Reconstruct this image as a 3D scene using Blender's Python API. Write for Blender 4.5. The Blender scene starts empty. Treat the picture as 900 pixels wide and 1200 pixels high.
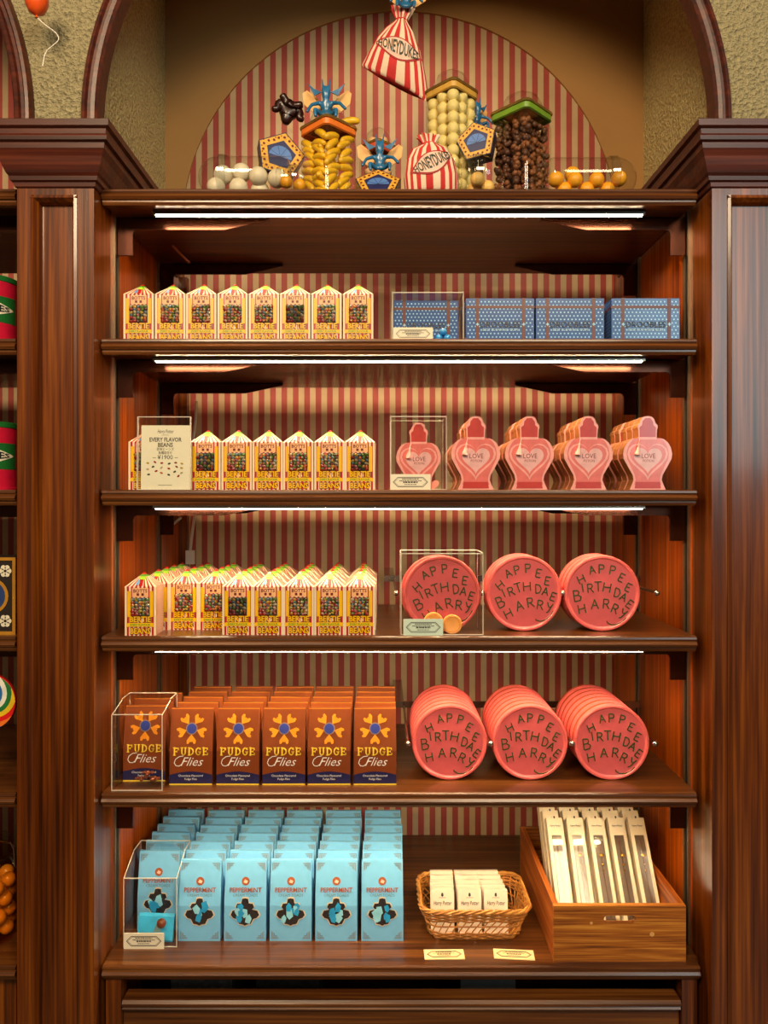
import bpy, bmesh, math, random
from mathutils import Vector, Matrix
random.seed(7)
PI = math.pi
SC = bpy.context.scene
COL = SC.collection

# ------------------------------------------------------------------ camera, light, exposure
ZC = 1.5            # eye height
D0 = 1.2            # camera to shelf fronts
F = 876.0           # focal length in pixels of a 900x1200 frame
cam = bpy.data.cameras.new('camera'); camo = bpy.data.objects.new('camera', cam); COL.objects.link(camo)
camo.location = (0, -D0, ZC); camo.rotation_euler = (PI/2, 0, 0)
cam.sensor_fit = 'VERTICAL'; cam.sensor_height = 36; cam.lens = 36*F/1200; cam.shift_y = -10/1200
cam.clip_start = 0.02
SC.camera = camo
SC.view_settings.view_transform = 'Standard'; SC.view_settings.look = 'None'
SC.view_settings.gamma = 1; SC.view_settings.use_curve_mapping = False
SC.view_settings.exposure = 0.28
w = bpy.data.worlds.new('world'); SC.world = w; w.use_nodes = True
w.node_tree.nodes['Background'].inputs[0].default_value = (1.0, 0.74, 0.46, 1)
w.node_tree.nodes['Background'].inputs[1].default_value = 0.09
def area(name, loc, target, sx, sy, power, col):
    l = bpy.data.lights.new(name, 'AREA'); l.shape = 'RECTANGLE'; l.size = sx; l.size_y = sy; l.energy = power; l.color = col
    o = bpy.data.objects.new(name, l); COL.objects.link(o); o.location = loc
    o.rotation_euler = (Vector(target)-Vector(loc)).to_track_quat('-Z', 'Y').to_euler(); return o
area('ceiling_lamp', (-0.6, -1.9, 2.78), (0, 0.2, 1.9), 0.6, 0.6, 34, (1.0, 0.76, 0.48))
area('ceiling_lamp', (0.7, -2.2, 2.9), (0.1, 0.2, 1.9), 0.8, 0.6, 27, (1.0, 0.78, 0.50))
area('entrance_daylight', (2.5, -4.6, 2.8), (0.5, 0, 1.9), 1.1, 2.1, 34, (0.74, 0.96, 0.98))
LED_STRENGTH = 90.0

def PX(px, Y=0.0): return (px-450)*(D0+Y)/F
def PZ(py, Y=0.0): return ZC+(590-py)*(D0+Y)/F

# ------------------------------------------------------------------ materials
def lin(c):
    return tuple(((v/255)/12.92 if v/255 <= .04045 else ((v/255+.055)/1.055)**2.4) for v in c)
MATS = {}
def nd(nt, t, **kw):
    n = nt.nodes.new(t)
    for k, v in kw.items(): setattr(n, k, v)
    return n
def mat(name, rgb, rough=.5, metal=0., var=.12, scale=60., coat=0., bump=0., bscale=None, spec=.5, stretch=None):
    if name in MATS: return MATS[name]
    m = bpy.data.materials.new(name); m.use_nodes = True; nt = m.node_tree; p = nt.nodes['Principled BSDF']
    tc = nd(nt, 'ShaderNodeTexCoord'); mp = nd(nt, 'ShaderNodeMapping'); nt.links.new(tc.outputs['Object'], mp.inputs[0])
    if stretch: mp.inputs['Scale'].default_value = stretch
    no = nd(nt, 'ShaderNodeTexNoise'); no.inputs['Scale'].default_value = scale; no.inputs['Detail'].default_value = 4
    nt.links.new(mp.outputs[0], no.inputs['Vector'])
    cr = nd(nt, 'ShaderNodeValToRGB'); c = lin(rgb)
    cr.color_ramp.elements[0].position = .3; cr.color_ramp.elements[1].position = .7
    cr.color_ramp.elements[0].color = tuple(v*(1-var) for v in c)+(1,)
    cr.color_ramp.elements[1].color = tuple(min(1, v*(1+var)) for v in c)+(1,)
    nt.links.new(no.outputs[0], cr.inputs[0]); nt.links.new(cr.outputs[0], p.inputs['Base Color'])
    p.inputs['Roughness'].default_value = rough; p.inputs['Metallic'].default_value = metal
    p.inputs['Specular IOR Level'].default_value = spec
    p.inputs['Coat Weight'].default_value = coat; p.inputs['Coat Roughness'].default_value = .12
    if bump:
        b = nd(nt, 'ShaderNodeBump'); b.inputs['Strength'].default_value = bump; b.inputs['Distance'].default_value = .022 if 'plaster' in name else .004
        n2 = nd(nt, 'ShaderNodeTexNoise'); n2.inputs['Scale'].default_value = bscale or scale; n2.inputs['Detail'].default_value = 3
        nt.links.new(mp.outputs[0], n2.inputs['Vector'])
        nt.links.new(n2.outputs[0], b.inputs['Height']); nt.links.new(b.outputs[0], p.inputs['Normal'])
    MATS[name] = m; return m
def wood(name, dark, mid, light, axis, rough=.28, scale=9., coat=.35):
    m = bpy.data.materials.new(name); m.use_nodes = True; nt = m.node_tree; p = nt.nodes['Principled BSDF']
    tc = nd(nt, 'ShaderNodeTexCoord'); mp = nd(nt, 'ShaderNodeMapping'); nt.links.new(tc.outputs['Object'], mp.inputs[0])
    sc = [scale, scale, scale]; sc[axis] = scale*.045; mp.inputs['Scale'].default_value = sc
    n1 = nd(nt, 'ShaderNodeTexNoise'); n1.inputs['Scale'].default_value = 3.2; n1.inputs['Detail'].default_value = 8; n1.inputs['Roughness'].default_value = .62; n1.inputs['Distortion'].default_value = .5
    nt.links.new(mp.outputs[0], n1.inputs['Vector'])
    cr = nd(nt, 'ShaderNodeValToRGB'); e = cr.color_ramp.elements
    e[0].position = .38; e[0].color = lin(dark)+(1,); e[1].position = .64; e[1].color = lin(light)+(1,)
    k = e.new(.5); k.color = lin(mid)+(1,)
    mp2 = nd(nt, 'ShaderNodeMapping'); nt.links.new(tc.outputs['Object'], mp2.inputs[0]); s2 = [scale*9]*3; s2[axis] = scale*.16; mp2.inputs['Scale'].default_value = s2
    n2 = nd(nt, 'ShaderNodeTexNoise'); n2.inputs['Scale'].default_value = 2.2; n2.inputs['Detail'].default_value = 5; nt.links.new(mp2.outputs[0], n2.inputs['Vector'])
    av = nd(nt, 'ShaderNodeMix', data_type='FLOAT'); av.inputs[0].default_value = .5; nt.links.new(n1.outputs[0], av.inputs[2]); nt.links.new(n2.outputs[0], av.inputs[3])
    nt.links.new(av.outputs[0], cr.inputs[0]); nt.links.new(cr.outputs[0], p.inputs['Base Color'])
    p.inputs['Roughness'].default_value = rough; p.inputs['Coat Weight'].default_value = coat; p.inputs['Coat Roughness'].default_value = .12
    b = nd(nt, 'ShaderNodeBump'); b.inputs['Strength'].default_value = .25; b.inputs['Distance'].default_value = .002
    nt.links.new(n1.outputs[0], b.inputs['Height']); nt.links.new(b.outputs[0], p.inputs['Normal'])
    MATS[name] = m; return m
def stripes(name, c1, c2, period, axis=0, rough=.6):
    m = bpy.data.materials.new(name); m.use_nodes = True; nt = m.node_tree; p = nt.nodes['Principled BSDF']
    tc = nd(nt, 'ShaderNodeTexCoord'); sx = nd(nt, 'ShaderNodeSeparateXYZ'); nt.links.new(tc.outputs['Object'], sx.inputs[0])
    d = nd(nt, 'ShaderNodeMath', operation='DIVIDE'); d.inputs[1].default_value = period; nt.links.new(sx.outputs[axis], d.inputs[0])
    f = nd(nt, 'ShaderNodeMath', operation='FRACT'); nt.links.new(d.outputs[0], f.inputs[0])
    cr = nd(nt, 'ShaderNodeValToRGB'); cr.color_ramp.interpolation = 'CONSTANT'
    cr.color_ramp.elements[0].position = 0; cr.color_ramp.elements[0].color = lin(c1)+(1,)
    cr.color_ramp.elements[1].position = .5; cr.color_ramp.elements[1].color = lin(c2)+(1,)
    nt.links.new(f.outputs[0], cr.inputs[0])
    no = nd(nt, 'ShaderNodeTexNoise'); no.inputs['Scale'].default_value = 30
    mx = nd(nt, 'ShaderNodeMix', data_type='RGBA', blend_type='MULTIPLY'); mx.inputs[0].default_value = .25
    nt.links.new(tc.outputs['Object'], no.inputs['Vector'])
    nt.links.new(cr.outputs[0], mx.inputs[6]); nt.links.new(no.outputs[0], mx.inputs[7]); nt.links.new(mx.outputs[2], p.inputs['Base Color'])
    p.inputs['Roughness'].default_value = rough
    MATS[name] = m; return m
def glass(name, tint=(1, 1, 1), ior=1.45, rough=.02, base=.0):
    m = bpy.data.materials.new(name); m.use_nodes = True; nt = m.node_tree
    nt.nodes.remove(nt.nodes['Principled BSDF']); out = nt.nodes['Material Output']
    t = nd(nt, 'ShaderNodeBsdfTransparent'); t.inputs[0].default_value = tint+(1,)
    g = nd(nt, 'ShaderNodeBsdfGlossy'); g.inputs['Roughness'].default_value = rough
    fr = nd(nt, 'ShaderNodeFresnel'); fr.inputs[0].default_value = ior
    ad = nd(nt, 'ShaderNodeMath', operation='ADD'); ad.inputs[1].default_value = base; nt.links.new(fr.outputs[0], ad.inputs[0])
    mx = nd(nt, 'ShaderNodeMixShader'); ge = nd(nt, 'ShaderNodeNewGeometry'); iv = nd(nt, 'ShaderNodeMath', operation='SUBTRACT'); iv.inputs[0].default_value = 1; nt.links.new(ge.outputs['Backfacing'], iv.inputs[1])
    mu = nd(nt, 'ShaderNodeMath', operation='MULTIPLY'); nt.links.new(ad.outputs[0], mu.inputs[0]); nt.links.new(iv.outputs[0], mu.inputs[1]); nt.links.new(mu.outputs[0], mx.inputs[0])
    nt.links.new(t.outputs[0], mx.inputs[1]); nt.links.new(g.outputs[0], mx.inputs[2]); nt.links.new(mx.outputs[0], out.inputs[0])
    MATS[name] = m; return m
def emit(name, rgb, s):
    m = bpy.data.materials.new(name); m.use_nodes = True; p = m.node_tree.nodes['Principled BSDF']
    p.inputs['Base Color'].default_value = (.9, .9, .9, 1)
    p.inputs['Emission Color'].default_value = lin(rgb)+(1,); p.inputs['Emission Strength'].default_value = s
    MATS[name] = m; return m

WOODZ = wood('mahogany_upright', (52, 19, 3), (96, 43, 6), (140, 74, 13), 2, coat=.4)
WOODS_LIT = wood('mahogany_side_lit', (104, 32, 4), (164, 68, 7), (214, 108, 14), 2, coat=.15)  # side walls: orange glow of the light strips is put into the base colour
WOODX = wood('mahogany_shelf', (56, 27, 10), (90, 48, 18), (124, 74, 30), 0, coat=.2)
WOODC = wood('mahogany_cornice', (42, 11, 4), (68, 20, 6), (96, 36, 10), 0, rough=.42, coat=.06)
PINE = wood('pine_crate', (96, 46, 8), (164, 92, 24), (214, 146, 56), 0, rough=.5, scale=20., coat=.05)
PINEY = wood('pine_crate_side', (96, 38, 6), (156, 76, 16), (200, 118, 36), 1, rough=.5, scale=20., coat=.05)
WALLP = stripes('striped_wallpaper', (184, 76, 64), (214, 182, 138), .02545)
PLAST_LIT = mat('lit_niche_plaster', (248, 218, 152), .9, var=.28, scale=170, bump=1.0, bscale=170)  # lighter copy of the facade plaster; stronger niche light put into its colour
PLASF_DIM = mat('dimmed_facade_plaster', (164, 152, 114), .9, var=.25, scale=150, bump=.9, bscale=150)  # same plaster, darkened in colour for the weaker light outside the niche
SMOOTH = mat('smooth_tan_plaster', (184, 138, 80), .75, var=.06, scale=5)
BRON = mat('dark_bronze_metal', (70, 34, 20), .22, metal=.75, var=.1)
STEEL = mat('steel', (190, 185, 175), .25, metal=1., var=.05)
STRIPM = mat('standard_metal', (150, 130, 104), .35, metal=.8, var=.08)
BLACK = mat('black_slot', (14, 9, 7), .7)
WHITE = mat('white_plastic', (226, 218, 204), .4, var=.03)
LED = emit('led_diffuser', (255, 226, 178), LED_STRENGTH)
GLASS = glass('clear_glass', (.94, .94, .92), 1.5, .03, .02)
ACRYL = glass('clear_acrylic', (.985, .985, .98))
ACED = mat('acrylic_edge', (222, 214, 196), .2, var=.04)
RED = mat('carton_red', (176, 16, 18), .35, coat=.3)
CREAM = mat('carton_cream', (232, 210, 178), .35, coat=.3, var=.03)
YEL = mat('print_yellow', (238, 182, 8), .35, coat=.3, var=.06)
GOLD = mat('print_gold', (176, 122, 36), .35, var=.1)
DKRED = mat('print_dark_red', (110, 20, 18), .4)
GREEN = mat('print_green', (92, 150, 40), .4)
LIME = mat('print_lime', (150, 196, 36), .4)
BLUEP = mat('print_light_blue', (90, 150, 200), .4)
DARK = mat('print_dark', (34, 24, 20), .5)
INK = mat('print_ink', (56, 46, 40), .5)
CARD = mat('card_cream', (232, 222, 196), .6, var=.03)
PEACH = mat('print_peach', (238, 178, 126), .4)

# ------------------------------------------------------------------ mesh helpers
class MB:
    def __init__(s): s.v = []; s.f = []; s.m = []
    def add(s, vs, fs, mi=0):
        o = len(s.v); s.v += [tuple(v) for v in vs]
        for f in fs: s.f.append([i+o for i in f]); s.m.append(mi)
        return s
    def box(s, x0, x1, y0, y1, z0, z1, mi=0):
        vs = [(x, y, z) for z in (z0, z1) for y in (y0, y1) for x in (x0, x1)]
        return s.add(vs, [(0, 2, 3, 1), (4, 5, 7, 6), (0, 1, 5, 4), (2, 6, 7, 3), (0, 4, 6, 2), (1, 3, 7, 5)], mi)
    def poly(s, pts, y0, y1, mi=0, plane='XZ'):
        # prism from a 2-D outline; plane XZ extrudes along Y, YZ along X, XY along Z
        n = len(pts)
        def P(a, b, c): return {'XZ': (a, c, b), 'YZ': (c, a, b), 'XY': (a, b, c)}[plane]
        vs = [P(a, b, y0) for a, b in pts]+[P(a, b, y1) for a, b in pts]
        fs = [tuple(range(n)), tuple(range(2*n-1, n-1, -1))]+[(i, i+n, (i+1) % n+n, (i+1) % n) for i in range(n)]
        return s.add(vs, fs, mi)
    def face(s, pts, y, mi=0): return s.add([(a, y, b) for a, b in pts], [tuple(range(len(pts)))], mi)
    def bar(s, a, b, r, n=6, mi=0, r2=None):
        a = Vector(a); b = Vector(b); d = (b-a)
        if d.length < 1e-7: return s
        d.normalize(); u = d.orthogonal().normalized(); w_ = d.cross(u)
        vs = []
        for p, rr in ((a, r), (b, r if r2 is None else r2)):
            for i in range(n):
                t = 2*PI*i/n; vs.append(p+(u*math.cos(t)+w_*math.sin(t))*rr)
        fs = [(i, (i+1) % n, (i+1) % n+n, i+n) for i in range(n)]+[tuple(range(n-1, -1, -1)), tuple(range(n, 2*n))]
        return s.add(vs, fs, mi)
    def tube(s, pts, r, n=6, mi=0, closed=False):
        P = [Vector(p) for p in pts]; k = len(P); rings = []; u = None
        for i, p in enumerate(P):
            a = P[(i-1) % k] if (closed or i > 0) else p; b = P[(i+1) % k] if (closed or i < k-1) else p
            d = (b-a).normalized()
            if u is None: u = d.orthogonal().normalized()
            u = (u-d*u.dot(d)).normalized(); w_ = d.cross(u)
            rr = r[i] if isinstance(r, (list, tuple)) else r
            rings.append([p+(u*math.cos(2*PI*j/n)+w_*math.sin(2*PI*j/n))*rr for j in range(n)])
        vs = [v for q in rings for v in q]; fs = []
        for i in range(k if closed else k-1):
            a = i*n; b = ((i+1) % k)*n
            fs += [(a+j, a+(j+1) % n, b+(j+1) % n, b+j) for j in range(n)]
        if not closed: fs += [tuple(range(n-1, -1, -1)), tuple(range((k-1)*n, k*n))]
        return s.add(vs, fs, mi)
    def lathe(s, prof, n=24, axis='Z', c=(0, 0, 0), mi=0, arc=None):
        vs = []; fs = []
        for r, h in prof:
            for j in range(n):
                t = 2*PI*j/n; a, b = r*math.cos(t), r*math.sin(t)
                p = {'Z': (a, b, h), 'Y': (a, h, b), 'X': (h, a, b)}[axis]
                vs.append((p[0]+c[0], p[1]+c[1], p[2]+c[2]))
        for i in range(len(prof)-1):
            fs += [(i*n+j, i*n+(j+1) % n, (i+1)*n+(j+1) % n, (i+1)*n+j) for j in range(n)]
        return s.add(vs, fs, mi)
    def ball(s, c, r, n=10, m=6, mi=0, sc=(1, 1, 1)):
        vs = [(c[0], c[1], c[2]-r*sc[2])]; fs = []
        for i in range(1, m):
            a = -PI/2+PI*i/m
            for j in range(n):
                t = 2*PI*j/n; vs.append((c[0]+r*sc[0]*math.cos(a)*math.cos(t), c[1]+r*sc[1]*math.cos(a)*math.sin(t), c[2]+r*sc[2]*math.sin(a)))
        vs.append((c[0], c[1], c[2]+r*sc[2])); L = len(vs)-1
        fs += [(0, 1+(j+1) % n, 1+j) for j in range(n)]
        for i in range(m-2): fs += [(1+i*n+j, 1+i*n+(j+1) % n, 1+(i+1)*n+(j+1) % n, 1+(i+1)*n+j) for j in range(n)]
        fs += [(L, 1+(m-2)*n+j, 1+(m-2)*n+(j+1) % n) for j in range(n)]
        return s.add(vs, fs, mi)
    def loft(s, rings, mi=0, mfun=None, cap=True, closed=True):
        n = len(rings[0]); o = len(s.v); s.v += [tuple(v) for q in rings for v in q]
        for i in range(len(rings)-1):
            for j in range(n if closed else n-1):
                s.f.append([o+i*n+j, o+i*n+(j+1) % n, o+(i+1)*n+(j+1) % n, o+(i+1)*n+j]); s.m.append(mfun(i, j) if mfun else mi)
        if cap:
            s.f.append([o+j for j in range(n-1, -1, -1)]); s.m.append(mi)
            s.f.append([o+(len(rings)-1)*n+j for j in range(n)]); s.m.append(mi)
        return s
    def xf(s, M, start=0):
        for i in range(start, len(s.v)): s.v[i] = tuple(M @ Vector(s.v[i]))
        return s
    def mesh(s, name, mats, smooth=None):
        me = bpy.data.meshes.new(name); me.from_pydata(s.v, [], s.f)
        for m in (mats if isinstance(mats, (list, tuple)) else [mats]): me.materials.append(m)
        me.polygons.foreach_set('material_index', s.m)
        bm = bmesh.new(); bm.from_mesh(me); bmesh.ops.recalc_face_normals(bm, faces=bm.faces[:]); bm.to_mesh(me); bm.free()
        if smooth:
            me.polygons.foreach_set('use_smooth', [True]*len(me.polygons)); me.set_sharp_from_angle(angle=math.radians(smooth))
        me.update(); return me
    def build(s, name, mats, parent=None, smooth=None, loc=None, kind=None):
        return link(name, s.mesh(name, mats, smooth), parent, loc, kind)
def link(name, me, parent=None, loc=None, kind=None):
    o = bpy.data.objects.new(name, me); COL.objects.link(o)
    if parent: o.parent = parent
    if loc: o.location = loc
    if kind: o['kind'] = kind
    return o
def tag(o, label, cat, group=None):
    o['label'] = label; o['category'] = cat
    if group: o['group'] = group
    return o
def thing(name, label, cat, loc=(0, 0, 0), rot=(0, 0, 0), group=None):
    o = bpy.data.objects.new(name, None); COL.objects.link(o); o.empty_display_size = .02
    o.location = loc; o.rotation_euler = rot
    return tag(o, label, cat, group)
def copy_tree(o, parent=None):
    c = o.copy(); COL.objects.link(c)
    if parent: c.parent = parent
    for ch in list(o.children): copy_tree(ch, c)
    return c
class Proto:
    """first use hands out the original, later uses copies"""
    def __init__(s, o): s.o = o; s.used = False
    def put(s, loc, label, group=None, rot=None):
        o = copy_tree(s.o) if s.used else s.o; s.used = True
        o.location = loc; o['label'] = label
        if group: o['group'] = group
        if rot is not None: o.rotation_euler = rot
        return o
def struct(o): o['kind'] = 'structure'; return o
TX = {}
def text_mesh(s, size, m, shear=0., offset=0., spacing=1., wmax=None):
    """flat lettering in the XZ plane facing -Y, centred"""
    cu = bpy.data.curves.new('t', 'FONT'); cu.body = s; cu.size = size; cu.align_x = 'CENTER'; cu.align_y = 'CENTER'
    cu.shear = shear; cu.offset = offset*size; cu.space_character = spacing; cu.resolution_u = 2
    ob = bpy.data.objects.new('t', cu); COL.objects.link(ob)
    dg = bpy.context.evaluated_depsgraph_get(); dg.update()
    me = bpy.data.meshes.new_from_object(ob.evaluated_get(dg)); bpy.data.objects.remove(ob); bpy.data.curves.remove(cu)
    if wmax:
        xs = [v.co.x for v in me.vertices]; wd = max(xs)-min(xs)
        if wd > wmax: me.transform(Matrix.Diagonal((wmax/wd, 1, 1, 1)))
    me.transform(Matrix.Rotation(PI/2, 4, 'X'))
    me.materials.clear(); me.materials.append(m); me.name = 'lettering'
    return me
def letter(s, size, m, parent, loc, name='lettering', rot=None, **kw):
    o = link(name, text_mesh(s, size, m, **kw), parent, loc)
    if rot: o.rotation_euler = rot
    return o
def disc(r, n=20, c=(0, 0)): return [(c[0]+r*math.cos(2*PI*i/n), c[1]+r*math.sin(2*PI*i/n)) for i in range(n)]
ORD = ['first', 'second', 'third', 'fourth', 'fifth', 'sixth', 'seventh', 'eighth', 'ninth']

# ------------------------------------------------------------------ layout numbers
XL, XR = -.4541, .5133
YB = .47            # striped wall
YP = -.03           # pillar fronts
SH = dict(s1=ZC+.504, s2=ZC+.264, s3=ZC+.0219, s4=ZC-.2124, s5=ZC-.463, s6=ZC-.7398)
CT = ZC+.586        # cornice top
CB = ZC+.505        # cornice bottom

# ------------------------------------------------------------------ structure
b = MB().box(-3, 3, -6, 1, -.05, 0); struct(b.build('floor', mat('floor_stone', (120, 96, 74), .45, var=.2, scale=6)))
b = MB().box(-1.6, 1.2, YB, YB+.04, 0, ZC+1.6); o = struct(b.build('wall_back', WALLP))
# alcove sides
for nm, x0, x1 in (('wall_left', XL-.02, XL), ('wall_right', XR, XR+.02)):
    b = MB().box(x0, x1, .045, YB, 0, CB+.01); wl = struct(b.build(nm, WOODS_LIT))
    s = 1 if nm == 'wall_left' else -1; xi = XL if s > 0 else XR
    for yy in (.063, .307):
        b = MB(); b.box(xi, xi+s*.004, yy-.011, yy-.006, .1, CB); b.box(xi, xi+s*.004, yy+.006, yy+.011, .1, CB); b.box(xi, xi+s*.0015, yy-.006, yy+.006, .1, CB, 1)
        b.build('slotted_standard', [STRIPM, BLACK], wl)
b = MB().box(XL, XL+.019, YB-.02, YB, .1, ZC+.5); struct(b.build('trim_1', WOODZ))
# niche above the shelves: textured sides, tan panel with a round opening
NL, NR = -.487, .578
b = MB().box(NL-.03, NL, .02, YB, CT-.09, ZC+1.6); struct(b.build('wall_niche_left', PLAST_LIT))
b = MB().box(NR, NR+.03, .02, YB, CT-.09, ZC+1.6); struct(b.build('wall_niche_right', PLAST_LIT))
AX, AZ, AR = .035, ZC+.612, .485
def arch_plate(x0, x1, z0, z1, cx, cz, r, y0, y1, n=48):
    """wall plate with a round-headed opening, two halves joined above the crown"""
    b = MB()
    for sgn, xe in ((-1, x0), (1, x1)):
        pts = [(cx+sgn*r, z0)]+[(cx+sgn*r*math.cos(PI/2*i/n), cz+r*math.sin(PI/2*i/n)) for i in range(n+1)]
        for i in range(len(pts)-1):
            (a, c), (d, e) = pts[i], pts[i+1]
            # quad strips to the outer edge / top
            b.add([(a, y0, c), (d, y0, e), (xe, y0, e), (xe, y0, c)], [(0, 1, 2, 3)])
            b.add([(a, y0, c), (d, y0, e), (d, y1, e), (a, y1, c)], [(0, 1, 2, 3)])
        b.add([(cx, y0, cz+r), (xe, y0, cz+r), (xe, y0, z1), (cx, y0, z1)], [(0, 1, 2, 3)])
        b.add([(cx, y1, cz+r), (xe, y1, cz+r), (xe, y1, z1), (cx, y1, z1)], [(0, 1, 2, 3)])
    return b
b = arch_plate(NL, NR, SH['s1']-.02, ZC+1.55, AX, AZ, AR, .464, .4695); struct(b.build('wall_niche_back', SMOOTH, smooth=30))
b = MB().box(NL-.03, NR+.03, .02, YB, ZC+1.58, ZC+1.62); struct(b.build('ceiling', SMOOTH))
# facade with wooden arch trims
FX, FZ, FR = .0355, ZC+.612, .4905
TW = .028
def arc_pts(cx, cz, r, a0, a1, n=40): return [(cx+r*math.cos(a0+(a1-a0)*i/n), cz+r*math.sin(a0+(a1-a0)*i/n)) for i in range(n+1)]
def trim(cx, r, nm):
    cz = FZ; prof = [(r, .016), (r, -.012), (r+.004, -.016), (r+.010, -.017), (r+.012, -.012), (r+.017, -.012), (r+.020, -.016), (r+.025, -.015), (r+TW, -.010), (r+TW, .016)]
    rings = []
    for i in range(73):
        t = PI*i/72
        rings.append([(cx+q*math.cos(t), y, cz+q*math.sin(t)) for q, y in prof])
    for x_, sg in ((1, 0), (-1, 1)):
        pass
    base0 = [(cx+q, y, CT) for q, y in prof]; base1 = [(cx-q, y, CT) for q, y in prof]
    rings = [base0]+rings+[base1]
    return struct(MB().loft(rings).build(nm, WOODC, smooth=35))
trim(FX, FR, 'trim_2')
LX = PX(41, 0)-(FR+TW)          # centre of the neighbouring arch
trim(LX, FR, 'trim_3')
def facade(xa, xb, cxa, cxb, nm):
    """wall between two arches: xa/xb None means straight edge"""
    R = FR+TW-.002; zt = ZC+1.6; b = MB(); n = 40
    for i in range(n):
        t0, t1 = PI/2*i/n, PI/2*(i+1)/n
        z0, z1 = FZ+R*math.sin(t0), FZ+R*math.sin(t1)
        l0, l1 = (cxa+R*math.cos(t0), cxa+R*math.cos(t1)) if cxa is not None else (xa, xa)
        r0, r1 = (cxb-R*math.cos(t0), cxb-R*math.cos(t1)) if cxb is not None else (xb, xb)
        for y in (0, .018): b.add([(l0, y, z0), (r0, y, z0), (r1, y, z1), (l1, y, z1)], [(0, 1, 2, 3)])
    l = cxa if cxa is not None else xa; r = cxb if cxb is not None else xb
    b.box(l, r, 0, .018, FZ+R, zt)
    l = cxa+R if cxa is not None else xa; r = cxb-R if cxb is not None else xb
    b.box(l, r, 0, .018, CT-.02, FZ)
    return struct(b.build(nm, PLASF_DIM))
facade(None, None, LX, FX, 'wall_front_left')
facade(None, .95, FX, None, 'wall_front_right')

# ------------------------------------------------------------------ pillars
def pillar(x0, x1, label, stile_l, stile_r):
    t = thing('pillar', label, 'pillar', ((x0+x1)/2, 0, 0)); cx = (x0+x1)/2; hw = (x1-x0)/2
    ptop = PZ(229, YP)
    b = MB(); b.box(-hw, -hw+stile_l, YP, .045, 0, CB); b.build('stile', WOODZ, t)
    b = MB(); b.box(hw-stile_r, hw, YP, .045, 0, CB); b.build('stile', WOODZ, t)
    b = MB(); b.box(-hw+stile_l, hw-stile_r, YP, .045, ptop, CB); b.build('rail', WOODZ, t)
    b = MB(); b.box(-hw+stile_l, hw-stile_r, YP+.014, .045, 0, ptop); b.build('panel', WOODZ, t)
    # raised moulding round the panel
    m = .009; a, c = -hw+stile_l, hw-stile_r
    for xx, s in ((a, 1), (c, -1)):
        b = MB().poly([(xx, YP+.014), (xx, YP-.002), (xx+s*m*.5, YP-.003), (xx+s*m, YP+.004), (xx+s*m*1.3, YP+.014)], 0, ptop, plane='XY'); b.build('panel_moulding', WOODZ, t)
    b = MB().poly([(YP+.014, ptop), (YP-.002, ptop), (YP-.003, ptop-m*.5), (YP+.004, ptop-m), (YP+.014, ptop-m*1.3)], a, c, plane='YZ'); b.build('panel_moulding', WOODZ, t)
    prof = [(.000, CB-.012), (.003, CB-.010), (.004, CB-.004), (.008, CB-.002), (.009, CB+.004), (.012, CB+.008), (.016, CB+.018), (.020, CB+.030), (.025, CB+.040), (.026, CB+.048), (.031, CB+.050), (.032, CB+.056), (.029, CB+.060), (.030, CB+.067), (.035, CB+.070), (.036, CB+.079), (.033, CT)]
    rings = [[(-hw-q, YP-q, z), (hw+q, YP-q, z), (hw+q, YB-.035, z), (-hw-q, YB-.035, z)] for q, z in prof]
    MB().loft(rings).build('cornice', WOODC, t)
    return t
pillar(PX(20, YP), XL, 'brown panelled wooden pillar beside the narrow strip of neighbouring shelves', .022, .026)
pillar(XR, XR+.24, 'wooden pillar with wide grey-sheened panel beside the wooden crate', .024, .024)

# ------------------------------------------------------------------ shelves
def nose(b, x0, x1, z):
    prof = [(.014, 0), (-.002, 0), (-.005, -.002), (-.0055, -.005), (-.003, -.007), (-.006, -.009), (-.0085, -.013), (-.006, -.017), (-.002, -.018), (-.002, -.021), (.001, -.025), (.014, -.025)]
    return b.poly([(y, z+h) for y, h in prof], x0, x1, plane='YZ')
def arm(z0, xs, xt, s, y):
    """bracket arm in an X-Z plane; xs at the side wall, xt the tip, s towards the tip"""
    hk = xs+s*.026; tp = xt-s*.075
    b = MB().poly([(xs, z0), (xt, z0), (xt, z0-.005), (tp, z0-.021), (hk+s*.006, z0-.021), (hk+s*.002, z0-.023), (hk, z0-.028), (hk, z0-.064), (xs, z0-.064)], y-.002, y+.002)
    b.box(min(hk, xt), max(hk, xt), y-.002, y+.012, z0-.002, z0)
    return b
def shelf(z, label, x0=XL+.0025, x1=PX(815), arms=True):
    t = thing('shelf', label, 'shelf', (0, 0, z))
    MB().box(x0, x1, .014, .37, -.021, 0).build('board', WOODX, t)
    nose(MB(), x0-0.0, x1+.0, 0).build('nosing', WOODX, t)
    if arms:
        for y in (.063, .307):
            for xs, s, tip in ((XL+.0042, 1, PX(315 if y < .1 else 331, y)), (XR-.0042, -1, PX(634 if y < .1 else 604, y))):
                arm(-.0212, xs, tip, s, y).build('bracket_arm', BRON, t)
    return t
shelf(SH['s1'], 'top shelf board carrying the glass candy jars')
shelf(SH['s2'], 'second shelf from the top, under the single row of bean cartons and blue boxes')
shelf(SH['s3'], 'third shelf from the top, under the pink heart bottles')
shelf(SH['s4'], 'fourth shelf from the top, under five pink tins and crowded bean cartons')
shelf(SH['s5'], 'fifth shelf from the top, under the brown fudge cartons')
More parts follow.
